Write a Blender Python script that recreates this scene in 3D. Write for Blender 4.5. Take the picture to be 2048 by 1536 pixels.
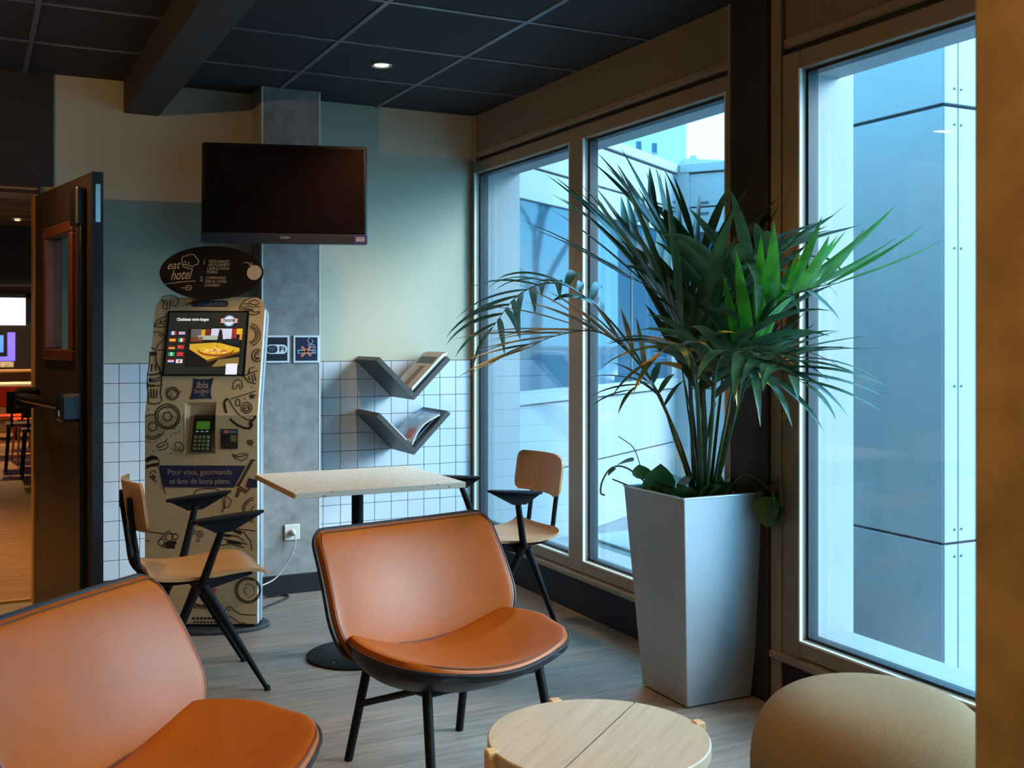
import bpy, math, random
from mathutils import Vector, Matrix
random.seed(7)
PI = math.pi
scene = bpy.context.scene
COL = scene.collection
for o in list(bpy.data.objects):
    bpy.data.objects.remove(o)

# ------------------------------------------------------------------ camera
cam_d = bpy.data.cameras.new('camera')
cam = bpy.data.objects.new('camera', cam_d); COL.objects.link(cam)
cam.location = (0, 0, 1.35)
cam.rotation_euler = (PI/2, 0, math.radians(-26.543))
cam_d.sensor_width = 36.0
cam_d.lens = 2160/2048*36.0
cam_d.shift_y = -96/2048
cam_d.clip_start = 0.05
cam_d.dof.use_dof = True
cam_d.dof.focus_distance = 4.0
cam_d.dof.aperture_fstop = 8.0
scene.camera = cam

# ------------------------------------------------------------------ light of the place
world = bpy.data.worlds.new('overcast_sky'); scene.world = world
world.use_nodes = True
bg = world.node_tree.nodes['Background']
bg.inputs['Color'].default_value = (0.17, 0.62, 1.0, 1)
bg.inputs['Strength'].default_value = 6.2
sun_d = bpy.data.lights.new('hazy_sun', 'SUN')
sun_d.energy = 7.0; sun_d.angle = math.radians(34); sun_d.color = (0.74, 0.90, 1.0)
sun = bpy.data.objects.new('hazy_sun', sun_d); COL.objects.link(sun)
sun.rotation_euler = Vector((-0.74, 0.50, -0.45)).to_track_quat('-Z', 'Y').to_euler()
scene.view_settings.view_transform = 'Standard'
scene.view_settings.look = 'None'
scene.view_settings.exposure = 0.25
scene.view_settings.gamma = 1.0
scene.view_settings.use_curve_mapping = False
try:
    scene.cycles.use_denoising = True
    scene.cycles.caustics_reflective = False
    scene.cycles.caustics_refractive = False
    scene.cycles.sample_clamp_indirect = 6.0
    scene.cycles.max_bounces = 10
    scene.cycles.diffuse_bounces = 5
    scene.cycles.transparent_max_bounces = 24
except Exception:
    pass
WARM = (1.0, 0.60, 0.25)

# ------------------------------------------------------------------ materials
def nodes(name):
    m = bpy.data.materials.new(name); m.use_nodes = True
    nt = m.node_tree
    return m, nt, nt.nodes['Principled BSDF'], nt.nodes['Material Output']

def mat(name, col, rough=0.5, metal=0.0, spec=0.5, var=0.0, vscale=8.0, bump=0.0, bscale=60.0, stretch=None, coat=0.0, sheen=0.0, emit=0.0):
    m, nt, b, out = nodes(name)
    b.inputs['Base Color'].default_value = (*col, 1)
    b.inputs['Roughness'].default_value = rough
    b.inputs['Metallic'].default_value = metal
    b.inputs['Specular IOR Level'].default_value = spec
    b.inputs['Coat Weight'].default_value = coat
    b.inputs['Sheen Weight'].default_value = sheen
    if emit:
        b.inputs['Emission Color'].default_value = (*col, 1)
        b.inputs['Emission Strength'].default_value = emit
    if var or bump:
        tc = nt.nodes.new('ShaderNodeTexCoord')
        mp = nt.nodes.new('ShaderNodeMapping')
        if stretch: mp.inputs['Scale'].default_value = stretch
        nt.links.new(tc.outputs['Object'], mp.inputs['Vector'])
    if var:
        n = nt.nodes.new('ShaderNodeTexNoise'); n.inputs['Scale'].default_value = vscale
        n.inputs['Detail'].default_value = 6; n.inputs['Roughness'].default_value = .6
        nt.links.new(mp.outputs['Vector'], n.inputs['Vector'])
        r = nt.nodes.new('ShaderNodeValToRGB')
        r.color_ramp.elements[0].position = .28; r.color_ramp.elements[1].position = .72
        r.color_ramp.elements[0].color = (*[c*(1-var) for c in col], 1)
        r.color_ramp.elements[1].color = (*[min(1, c*(1+var)) for c in col], 1)
        nt.links.new(n.outputs['Fac'], r.inputs['Fac'])
        nt.links.new(r.outputs['Color'], b.inputs['Base Color'])
    if bump:
        n2 = nt.nodes.new('ShaderNodeTexNoise'); n2.inputs['Scale'].default_value = bscale
        n2.inputs['Detail'].default_value = 4
        nt.links.new(mp.outputs['Vector'], n2.inputs['Vector'])
        bp = nt.nodes.new('ShaderNodeBump'); bp.inputs['Strength'].default_value = bump
        bp.inputs['Distance'].default_value = .01
        nt.links.new(n2.outputs['Fac'], bp.inputs['Height'])
        nt.links.new(bp.outputs['Normal'], b.inputs['Normal'])
    return m

def wood(name, c0, c1, axis='x', scale=6.0, rough=.45, fine=1.0, coat=0.0):
    m, nt, b, out = nodes(name)
    tc = nt.nodes.new('ShaderNodeTexCoord'); mp = nt.nodes.new('ShaderNodeMapping')
    sc = {'x': (.06, 1, 1), 'y': (1, .06, 1), 'z': (1, 1, .06)}[axis]
    mp.inputs['Scale'].default_value = sc
    nt.links.new(tc.outputs['Object'], mp.inputs['Vector'])
    n = nt.nodes.new('ShaderNodeTexNoise'); n.inputs['Scale'].default_value = scale*10
    n.inputs['Detail'].default_value = 8; n.inputs['Roughness'].default_value = .65
    n.inputs['Distortion'].default_value = .4
    nt.links.new(mp.outputs['Vector'], n.inputs['Vector'])
    r = nt.nodes.new('ShaderNodeValToRGB')
    r.color_ramp.elements[0].position = .3; r.color_ramp.elements[1].position = .7
    r.color_ramp.elements[0].color = (*c0, 1); r.color_ramp.elements[1].color = (*c1, 1)
    nt.links.new(n.outputs['Fac'], r.inputs['Fac'])
    nt.links.new(r.outputs['Color'], b.inputs['Base Color'])
    b.inputs['Roughness'].default_value = rough
    b.inputs['Coat Weight'].default_value = coat
    bp = nt.nodes.new('ShaderNodeBump'); bp.inputs['Strength'].default_value = .08*fine; bp.inputs['Distance'].default_value = .005
    nt.links.new(n.outputs['Fac'], bp.inputs['Height']); nt.links.new(bp.outputs['Normal'], b.inputs['Normal'])
    return m

def glassmat(name, tint=(.99, .997, 1.0), ior=1.42, rough=0.0):
    m = bpy.data.materials.new(name); m.use_nodes = True
    nt = m.node_tree; nt.nodes.clear()
    out = nt.nodes.new('ShaderNodeOutputMaterial'); mix = nt.nodes.new('ShaderNodeMixShader')
    tr = nt.nodes.new('ShaderNodeBsdfTransparent'); tr.inputs['Color'].default_value = (*tint, 1)
    gl = nt.nodes.new('ShaderNodeBsdfGlossy'); gl.inputs['Roughness'].default_value = rough
    fr = nt.nodes.new('ShaderNodeFresnel'); 
    ge = nt.nodes.new('ShaderNodeNewGeometry'); mr = nt.nodes.new('ShaderNodeMapRange')
    mr.inputs[3].default_value = ior; mr.inputs[4].default_value = 1/ior   # same reflectance from either side of the sheet
    nt.links.new(ge.outputs['Backfacing'], mr.inputs[0]); nt.links.new(mr.outputs[0], fr.inputs['IOR'])
    nt.links.new(fr.outputs[0], mix.inputs[0]); nt.links.new(tr.outputs[0], mix.inputs[1])
    nt.links.new(gl.outputs[0], mix.inputs[2]); nt.links.new(mix.outputs[0], out.inputs['Surface'])
    return m

def floormat(name, c0, c1, c2):
    # brushed-oak vinyl: long streaks along the room's width plus broad patches
    m, nt, b, out = nodes(name)
    tc = nt.nodes.new('ShaderNodeTexCoord')
    def noise(scale, vec, det=8):
        mp = nt.nodes.new('ShaderNodeMapping'); mp.inputs['Scale'].default_value = vec
        nt.links.new(tc.outputs['Object'], mp.inputs['Vector'])
        n = nt.nodes.new('ShaderNodeTexNoise'); n.inputs['Scale'].default_value = scale; n.inputs['Detail'].default_value = det
        n.inputs['Roughness'].default_value = .62
        nt.links.new(mp.outputs['Vector'], n.inputs['Vector']); return n
    n1 = noise(40, (.07, 1, 1)); n2 = noise(3, (.35, 1, 1), 4)
    r = nt.nodes.new('ShaderNodeValToRGB')
    r.color_ramp.elements[0].position = .34; r.color_ramp.elements[1].position = .66
    r.color_ramp.elements[0].color = (*c0, 1); r.color_ramp.elements[1].color = (*c1, 1)
    nt.links.new(n1.outputs['Fac'], r.inputs['Fac'])
    mx = nt.nodes.new('ShaderNodeMixRGB'); mx.inputs['Color2'].default_value = (*c2, 1)
    mr = nt.nodes.new('ShaderNodeMapRange'); mr.inputs[1].default_value = .4; mr.inputs[2].default_value = .7
    mr.inputs[3].default_value = 0; mr.inputs[4].default_value = .55
    nt.links.new(n2.outputs['Fac'], mr.inputs[0]); nt.links.new(mr.outputs[0], mx.inputs['Fac'])
    nt.links.new(r.outputs['Color'], mx.inputs['Color1']); nt.links.new(mx.outputs[0], b.inputs['Base Color'])
    b.inputs['Roughness'].default_value = .42
    bp = nt.nodes.new('ShaderNodeBump'); bp.inputs['Strength'].default_value = .12; bp.inputs['Distance'].default_value = .004
    nt.links.new(n1.outputs['Fac'], bp.inputs['Height']); nt.links.new(bp.outputs['Normal'], b.inputs['Normal'])
    return m

def fleckmat(name, base, flecks):
    # pressed board: pale ground with long dark flakes
    m, nt, b, out = nodes(name)
    tc = nt.nodes.new('ShaderNodeTexCoord'); mp = nt.nodes.new('ShaderNodeMapping'); mp.inputs['Scale'].default_value = (1, 2.6, 2.6)
    nt.links.new(tc.outputs['Object'], mp.inputs['Vector'])
    v = nt.nodes.new('ShaderNodeTexVoronoi'); v.inputs['Scale'].default_value = 34
    nt.links.new(mp.outputs['Vector'], v.inputs['Vector'])
    lt = nt.nodes.new('ShaderNodeMath'); lt.operation = 'LESS_THAN'; lt.inputs[1].default_value = .24
    nt.links.new(v.outputs['Distance'], lt.inputs[0])
    sp = nt.nodes.new('ShaderNodeSeparateColor'); nt.links.new(v.outputs['Color'], sp.inputs[0])
    gt = nt.nodes.new('ShaderNodeMath'); gt.operation = 'GREATER_THAN'; gt.inputs[1].default_value = .55
    nt.links.new(sp.outputs[0], gt.inputs[0])
    mu = nt.nodes.new('ShaderNodeMath'); mu.operation = 'MULTIPLY'
    nt.links.new(lt.outputs[0], mu.inputs[0]); nt.links.new(gt.outputs[0], mu.inputs[1])
    mx = nt.nodes.new('ShaderNodeMixRGB'); mx.inputs['Color1'].default_value = (*base, 1); mx.inputs['Color2'].default_value = (*flecks, 1)
    nt.links.new(mu.outputs[0], mx.inputs['Fac']); nt.links.new(mx.outputs[0], b.inputs['Base Color'])
    b.inputs['Roughness'].default_value = .4
    return m

def leafmat(name, col, tip=None, rough=.30, lo=.35, hi=.62):
    m, nt, b, out = nodes(name)
    b.inputs['Base Color'].default_value = (*col, 1); b.inputs['Roughness'].default_value = rough
    b.inputs['Specular IOR Level'].default_value = .55
    tc = nt.nodes.new('ShaderNodeTexCoord')
    n = nt.nodes.new('ShaderNodeTexNoise'); n.inputs['Scale'].default_value = 9
    nt.links.new(tc.outputs['Object'], n.inputs['Vector'])
    r = nt.nodes.new('ShaderNodeValToRGB')
    r.color_ramp.elements[0].position = lo; r.color_ramp.elements[1].position = hi
    r.color_ramp.elements[0].color = (*[c*.65 for c in col], 1); r.color_ramp.elements[1].color = (*(tip or [c*1.25 for c in col]), 1)
    nt.links.new(n.outputs['Fac'], r.inputs['Fac']); nt.links.new(r.outputs['Color'], b.inputs['Base Color'])
    tl = nt.nodes.new('ShaderNodeBsdfTranslucent'); nt.links.new(r.outputs['Color'], tl.inputs['Color'])
    mix = nt.nodes.new('ShaderNodeMixShader'); mix.inputs[0].default_value = .3
    nt.links.new(b.outputs[0], mix.inputs[1]); nt.links.new(tl.outputs[0], mix.inputs[2])
    nt.links.new(mix.outputs[0], out.inputs['Surface'])
    return m

M = {
 'floor': floormat('vinyl_oak_floor', (.165, .130, .105), (.335, .280, .230), (.225, .18, .145)),
 'floor2': floormat('golden_plank_floor', (.17, .085, .026), (.42, .23, .08), (.28, .145, .048)),
 'wall': mat('cream_paint', (.50, .475, .35), .75, var=.03, vscale=3, bump=.03, bscale=200),
 'tile': mat('white_glazed_tile', (.64, .66, .69), .16, spec=.5, var=.02, vscale=2),
 'grout': mat('dark_grout', (.055, .05, .055), .9),
 'base': mat('charcoal_skirting', (.018, .017, .021), .55, spec=.2),
 'concrete': mat('grey_concrete_laminate', (.26, .255, .245), .7, var=.3, vscale=14, bump=.05, bscale=40),
 'edge': mat('pale_edge_trim', (.72, .70, .64), .5),
 'ceil': mat('charcoal_ceiling_tile', (.012, .013, .019), .85, var=.15, vscale=30),
 'tbar': mat('charcoal_ceiling_grid', (.10, .115, .14), .30, spec=.8),
 'beam': mat('black_beam_paint', (.022, .022, .025), .7),
 'black': mat('black_steel', (.006, .006, .007), .5, spec=.14),
 'blackpost': mat('black_post_paint', (.016, .013, .012), .6),
 'plastic': mat('black_plastic', (.010, .010, .012), .35),
 'frame': mat('bronze_beige_window_paint', (.25, .195, .135), .42, var=.06, vscale=5),
 'panel': mat('taupe_transom_panel', (.17, .135, .095), .6),
 'gasket': mat('black_gasket', (.010, .014, .02), .5),
 'glass': glassmat('window_glass'),
 'doorglass': glassmat('door_glass', (.80, .86, .84), 1.5),
 'wext': mat('white_facade_panel', (.28, .285, .29), .6, var=.05, vscale=3),
 'wext2': mat('white_render', (.36, .37, .38), .7, var=.03, vscale=2),
 'joint': mat('facade_joint', (.05, .07, .085), .7),
 'fglass': mat('dark_facade_glass', (.010, .055, .095), .03, spec=.45),
 'pave': mat('grey_paving', (.17, .175, .18), .85, var=.18, vscale=9),
 'kerb': mat('pale_kerb', (.36, .37, .38), .8, var=.1, vscale=6),
 'leather': mat('tan_orange_leather', (.285, .062, .002), .42, spec=.28, var=.10, vscale=5, bump=.05, bscale=240),
 'piping': mat('dark_brown_piping', (.10, .028, .010), .45),
 'shell': mat('black_shell', (.011, .011, .013), .45, spec=.3),
 'oak': wood('oak_plywood', (.36, .20, .085), (.52, .31, .145), 'x', 5, .4),
 'oakv': wood('oak_backrest_veneer', (.34, .17, .06), (.47, .25, .10), 'z', 5, .4),
 'oakedge': mat('pale_plywood_edge', (.58, .43, .27), .6),
 'ash': wood('pale_ash', (.36, .265, .165), (.47, .37, .25), 'x', 6, .45),
 'ashleg': wood('honey_ash_leg', (.46, .28, .12), (.60, .39, .19), 'z', 6, .5),
 'fleck': fleckmat('flecked_board', (.60, .55, .46), (.14, .12, .11)),
 'fleckedge': mat('honey_board_edge', (.44, .27, .10), .5, var=.1, vscale=30),
 'pouf': mat('sand_wool', (.195, .125, .052), .95, var=.22, vscale=260, bump=.22, bscale=700),
 'column': mat('ochre_concrete', (.34, .205, .07), .85, var=.38, vscale=7, bump=.12, bscale=25),
 'silver': mat('brushed_silver_planter', (.46, .48, .50), .46, metal=.6, var=.03, vscale=6),
 'rim': mat('bright_aluminium_rim', (.78, .79, .80), .3, metal=.8),
 'soil': mat('potting_soil', (.03, .02, .014), .95, var=.4, vscale=40, bump=.6, bscale=60),
 'dark': leafmat('deep_green_frond', (.030, .085, .040)),
 'deep': leafmat('blackish_green_frond', (.018, .050, .020)),
 'bright': leafmat('fresh_green_frond', (.045, .30, .018)),
 'olive': leafmat('yellowing_frond', (.09, .12, .03), (.36, .27, .06)),
 'tipped': leafmat('browning_frond', (.05, .10, .035), (.60, .30, .03), lo=.50, hi=.66),
 'stem': mat('green_petiole', (.045, .10, .035), .45),
 'ivy': leafmat('ivy_green', (.055, .13, .035)),
 'dryvine': mat('dry_vine', (.22, .15, .06), .7),
 'newsprint': mat('newsprint', (.50, .49, .47), .8, var=.25, vscale=90, stretch=(1, 4, 1)),
 'paper': mat('white_paper', (.72, .72, .72), .6),
 'blueprint': mat('blue_cover', (.05, .20, .42), .35, var=.3, vscale=25),
 'coverart': mat('illustrated_cover', (.42, .46, .48), .35, var=.55, vscale=22),
 'redprint': mat('red_print', (.45, .06, .03), .4),
 'brownprint': mat('brown_photo_print', (.20, .11, .04), .5, var=.4, vscale=40),
 'shelf': mat('charcoal_shelf', (.055, .052, .050), .5),
 'socket': mat('ivory_socket', (.66, .63, .55), .4),
 'cord': mat('white_cord', (.55, .54, .50), .5),
 'signblue': mat('navy_sign', (.008, .012, .045), .4),
 'signnavy': mat('midnight_sign', (.006, .010, .022), .4),
 'signwhite': mat('sign_white', (.75, .76, .77), .5),
 'signred': mat('sign_orange_red', (.70, .20, .10), .5),
 'tvscreen': mat('tv_screen', (.010, .005, .005), .07, spec=.6),
 'tvbar': mat('tv_speaker_bar', (.035, .037, .045), .3),
 'sticker': mat('violet_sticker', (.05, .03, .16), .4),
 'kraft': mat('kraft_print', (.78, .53, .27), .6, var=.04, vscale=4),
 'ink': mat('dark_brown_ink', (.035, .018, .010), .7),
 'kioskside': mat('blue_grey_kiosk_side', (.20, .28, .36), .35, metal=.3),
 'kioskwhite': mat('pale_kiosk_edge', (.66, .66, .64), .4),
 'kioskbase': mat('dark_base_plate', (.05, .055, .06), .4, metal=.4),
 'navyprint': mat('navy_print', (.030, .032, .085), .5),
 'bubble': mat('dark_sign_board', (.010, .006, .005), .7, spec=.2),
 'cream': mat('cream_lettering', (.62, .47, .30), .6),
 'bluegrey': mat('blue_grey_lettering', (.16, .24, .30), .6),
 'scr': mat('screen_dark', (.045, .046, .038), .25, emit=.25),
 'bezel': mat('screen_bezel', (.012, .011, .012), .2),
 'lcd': mat('green_lcd', (.05, .16, .015), .2, emit=.35),
 'key': mat('olive_key', (.20, .19, .06), .5),
 'terminal': mat('brown_black_terminal', (.030, .024, .020), .45),
 'doorwood': mat('dark_brown_door', (.040, .024, .018), .45, var=.1, vscale=4, stretch=(1, 1, .1)),
 'doorred': mat('mahogany_beading', (.13, .035, .014), .4),
 'goldwood': wood('golden_jamb', (.36, .19, .05), (.50, .28, .08), 'z', 5, .5),
 'darkpanel': mat('dark_brown_panel', (.022, .016, .013), .7),
 'brass': mat('brass_strip', (.55, .36, .12), .4, metal=.6),
 'chromeRing': mat('steel_ring', (.5, .48, .44), .3, metal=.9),
 'lamp': mat('lit_lamp', (1.0, .72, .36), .4, emit=14.0),
 'wall2': mat('brown_lounge_wall', (.20, .12, .06), .7),
 'winwhite': mat('daylit_window', (.95, .97, 1.0), .5, emit=1.2),
 'winframe': mat('grey_window_frame', (.14, .17, .16), .5),
 'redchair': mat('orange_red_plastic', (.60, .07, .012), .4),
 'neon': mat('violet_screen_glow', (.10, .08, .85), .4, emit=1.6),
 'neon2': mat('blue_screen_glow', (.05, .16, .90), .4, emit=1.3),
 'carpaint': mat('white_car_paint', (.62, .64, .66), .25, coat=.5),
 'bark': mat('grey_bark', (.07, .06, .055), .9, var=.3, vscale=20),
}
def flat(name, col, emit=0.0):
    if name not in M: M[name] = mat(name, col, .4, emit=emit)
    return M[name]

# ------------------------------------------------------------------ mesh helpers
class MB:
    def __init__(s): s.v = []; s.f = []
    def add(s, vs, fs):
        n = len(s.v); s.v += [tuple(v) for v in vs]; s.f += [tuple(i+n for i in f) for f in fs]; return s
    def box(s, a, b, bev=0.0, M4=None):
        x0, x1 = sorted((a[0], b[0])); y0, y1 = sorted((a[1], b[1])); z0, z1 = sorted((a[2], b[2]))
        if bev <= 0:
            vs = [(x, y, z) for x in (x0, x1) for y in (y0, y1) for z in (z0, z1)]
            fs = [(0,1,3,2),(4,6,7,5),(0,4,5,1),(2,3,7,6),(0,2,6,4),(1,5,7,3)]
        else:
            e = min(bev, (x1-x0)*.45, (y1-y0)*.45, (z1-z0)*.45)
            vs = []; idx = {}
            for i, x in enumerate((x0, x1)):
                for j, y in enumerate((y0, y1)):
                    for k, z in enumerate((z0, z1)):
                        sx, sy, sz = (1-2*i)*e, (1-2*j)*e, (1-2*k)*e
                        idx[i,j,k,'x'] = len(vs); vs.append((x, y+sy, z+sz))
                        idx[i,j,k,'y'] = len(vs); vs.append((x+sx, y, z+sz))
                        idx[i,j,k,'z'] = len(vs); vs.append((x+sx, y+sy, z))
            fs = []
            I = idx
            for i in (0, 1): fs.append((I[i,0,0,'x'], I[i,1,0,'x'], I[i,1,1,'x'], I[i,0,1,'x']))
            for j in (0, 1): fs.append((I[0,j,0,'y'], I[1,j,0,'y'], I[1,j,1,'y'], I[0,j,1,'y']))
            for k in (0, 1): fs.append((I[0,0,k,'z'], I[1,0,k,'z'], I[1,1,k,'z'], I[0,1,k,'z']))
            for i in (0, 1):
                for j in (0, 1): fs.append((I[i,j,0,'x'], I[i,j,1,'x'], I[i,j,1,'y'], I[i,j,0,'y']))
                for k in (0, 1): fs.append((I[i,0,k,'x'], I[i,1,k,'x'], I[i,1,k,'z'], I[i,0,k,'z']))
            for j in (0, 1):
                for k in (0, 1): fs.append((I[0,j,k,'y'], I[1,j,k,'y'], I[1,j,k,'z'], I[0,j,k,'z']))
            for i in (0, 1):
                for j in (0, 1):
                    for k in (0, 1): fs.append((I[i,j,k,'x'], I[i,j,k,'y'], I[i,j,k,'z']))
        if M4 is not None: vs = [M4 @ Vector(v) for v in vs]
        return s.add(vs, fs)
    def tube(s, path, r, n=10, closed=False, flat=None, caps=True):
        # round tube along a path; r is a number or a list; flat=(width,thick) makes a flat bar
        P = [Vector(p) for p in path]; m = len(P); rings = []
        prev = None
        for i, p in enumerate(P):
            if closed: t = (P[(i+1) % m]-P[i-1])
            else: t = P[min(i+1, m-1)]-P[max(i-1, 0)]
            t.normalize()
            if prev is None:
                a = Vector((0, 0, 1)) if abs(t.z) < .9 else Vector((0, 1, 0))
                nrm = (a-t*a.dot(t)).normalized()
            else:
                nrm = (prev-t*prev.dot(t)).normalized()
            prev = nrm; bn = t.cross(nrm)
            rr = r[i] if isinstance(r, (list, tuple)) else r
            rings.append([p+(nrm*math.cos(2*PI*k/n)+bn*math.sin(2*PI*k/n))*rr for k in range(n)])
        vs = [v for ring in rings for v in ring]; fs = []
        for i in range(m if closed else m-1):
            j = (i+1) % m
            for k in range(n):
                fs.append((i*n+k, i*n+(k+1) % n, j*n+(k+1) % n, j*n+k))
        if caps and not closed:
            fs.append(tuple(range(n-1, -1, -1))); fs.append(tuple((m-1)*n+k for k in range(n)))
        return s.add(vs, fs)
    def lathe(s, prof, n=32, c=(0, 0, 0), cap=True):
        vs = []; fs = []
        for r, z in prof:
            for k in range(n):
                vs.append((c[0]+r*math.cos(2*PI*k/n), c[1]+r*math.sin(2*PI*k/n), c[2]+z))
        for i in range(len(prof)-1):
            for k in range(n): fs.append((i*n+k, i*n+(k+1) % n, (i+1)*n+(k+1) % n, (i+1)*n+k))
        if cap:
            fs.append(tuple(range(n-1, -1, -1))); fs.append(tuple((len(prof)-1)*n+k for k in range(n)))
        return s.add(vs, fs)
    def prism(s, poly, f0, f1):
        # poly: list of 2-D points; f0 / f1 map a 2-D point to the two 3-D ends
        n = len(poly)
        vs = [f0(p) for p in poly]+[f1(p) for p in poly]
        fs = [tuple(range(n-1, -1, -1)), tuple(range(n, 2*n))]+[(i, (i+1) % n, n+(i+1) % n, n+i) for i in range(n)]
        return s.add(vs, fs)
    def grid(s, fn, nu, nv):
        vs = [fn(i/nu, j/nv) for j in range(nv+1) for i in range(nu+1)]
        fs = [(j*(nu+1)+i, j*(nu+1)+i+1, (j+1)*(nu+1)+i+1, (j+1)*(nu+1)+i) for j in range(nv) for i in range(nu)]
        return s.add(vs, fs)
    def slab(s, fn, fn2, nu, nv):
        # two matching grids closed along the rim
        n0 = len(s.v); s.grid(fn, nu, nv); n1 = len(s.v)
        vs = [fn2(i/nu, j/nv) for j in range(nv+1) for i in range(nu+1)]
        fs = [(j*(nu+1)+i, (j+1)*(nu+1)+i, (j+1)*(nu+1)+i+1, j*(nu+1)+i+1) for j in range(nv) for i in range(nu)]
        s.add(vs, fs)
        rim = [i for i in range(nu+1)]+[j*(nu+1)+nu for j in range(1, nv+1)]+[nv*(nu+1)+i for i in range(nu-1, -1, -1)]+[j*(nu+1) for j in range(nv-1, 0, -1)]
        m = len(rim)
        for k in range(m):
            a, b = rim[k], rim[(k+1) % m]
            s.f.append((n0+b, n0+a, n1+a, n1+b))
        return s
    def mesh(s, name, material, smooth=False):
        me = bpy.data.meshes.new(name); me.from_pydata([tuple(v) for v in s.v], [], s.f); me.validate()
        me.materials.append(material)
        if smooth:
            me.polygons.foreach_set('use_smooth', [True]*len(me.polygons))
            try: me.set_sharp_from_angle(angle=math.radians(38))
            except Exception: pass
        me.update(); return me
    def build(s, name, material, parent=None, smooth=False, fix=True):
        me = s.mesh(name, material, smooth)
        if fix:
            import bmesh
            bm = bmesh.new(); bm.from_mesh(me); bmesh.ops.recalc_face_normals(bm, faces=bm.faces); bm.to_mesh(me); bm.free()
        o = bpy.data.objects.new(name, me); COL.objects.link(o)
        if parent is not None: o.parent = parent
        return o

def tag(o, label=None, cat=None, group=None, kind=None):
    if label: o['label'] = label
    if cat: o['category'] = cat
    if group: o['group'] = group
    if kind: o['kind'] = kind
    return o
def thing(name, label, cat, loc=(0, 0, 0), rz=0.0, group=None):
    o = bpy.data.objects.new(name, None); COL.objects.link(o)
    o.location = loc; o.rotation_euler = (0, 0, rz); o.empty_display_size = .1
    return tag(o, label, cat, group)
def struct(o): o['kind'] = 'structure'; return o
def sempty(name):
    o = bpy.data.objects.new(name, None); COL.objects.link(o); o.empty_display_size = .1
    return struct(o)
def copy_tree(o, parent=None):
    c = o.copy(); COL.objects.link(c); c.parent = parent
    for ch in o.children: copy_tree(ch, c)
    return c
def crv(pts, n=6):
    # Catmull-Rom through the points
    P = [Vector(p) for p in pts]; out = []
    for i in range(len(P)-1):
        p0 = P[i-1] if i else P[0]*2-P[1]; p1 = P[i]; p2 = P[i+1]; p3 = P[i+2] if i+2 < len(P) else P[-1]*2-P[-2]
        for k in range(n):
            t = k/n
            out.append(.5*((2*p1)+(p2-p0)*t+(2*p0-5*p1+4*p2-p3)*t*t+(3*p1-p0-3*p2+p3)*t*t*t))
    out.append(P[-1]); return out
def text_mesh(txt, size, align='CENTER', shear=0.0, width=None, bold=0.0):
    cu = bpy.data.curves.new('t', 'FONT'); cu.body = txt; cu.size = size; cu.align_x = align; cu.align_y = 'CENTER'
    cu.shear = shear; cu.offset = bold; cu.resolution_u = 3
    ob = bpy.data.objects.new('t', cu); COL.objects.link(ob)
    dg = bpy.context.evaluated_depsgraph_get()
    me = bpy.data.meshes.new_from_object(ob.evaluated_get(dg))
    vs = [Vector(v.co) for v in me.vertices]; fs = [tuple(p.vertices) for p in me.polygons]
    bpy.data.objects.remove(ob); bpy.data.curves.remove(cu); bpy.data.meshes.remove(me)
    if width and vs:
        x0 = min(v.x for v in vs); x1 = max(v.x for v in vs)
        k = width/max(1e-6, x1-x0); cx = (x0+x1)/2 if align == 'CENTER' else x0
        for v in vs: v.x = (v.x-cx)*k if align == 'CENTER' else (v.x-x0)*k
    return vs, fs
def text_obj(name, txt, size, place, material, parent, **kw):
    # place maps flat (x, y) lettering to 3-D
    vs, fs = text_mesh(txt, size, **kw)
    b = MB().add([place(v.x, v.y) for v in vs], fs)
    return b.build(name, material, parent, fix=False)
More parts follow.
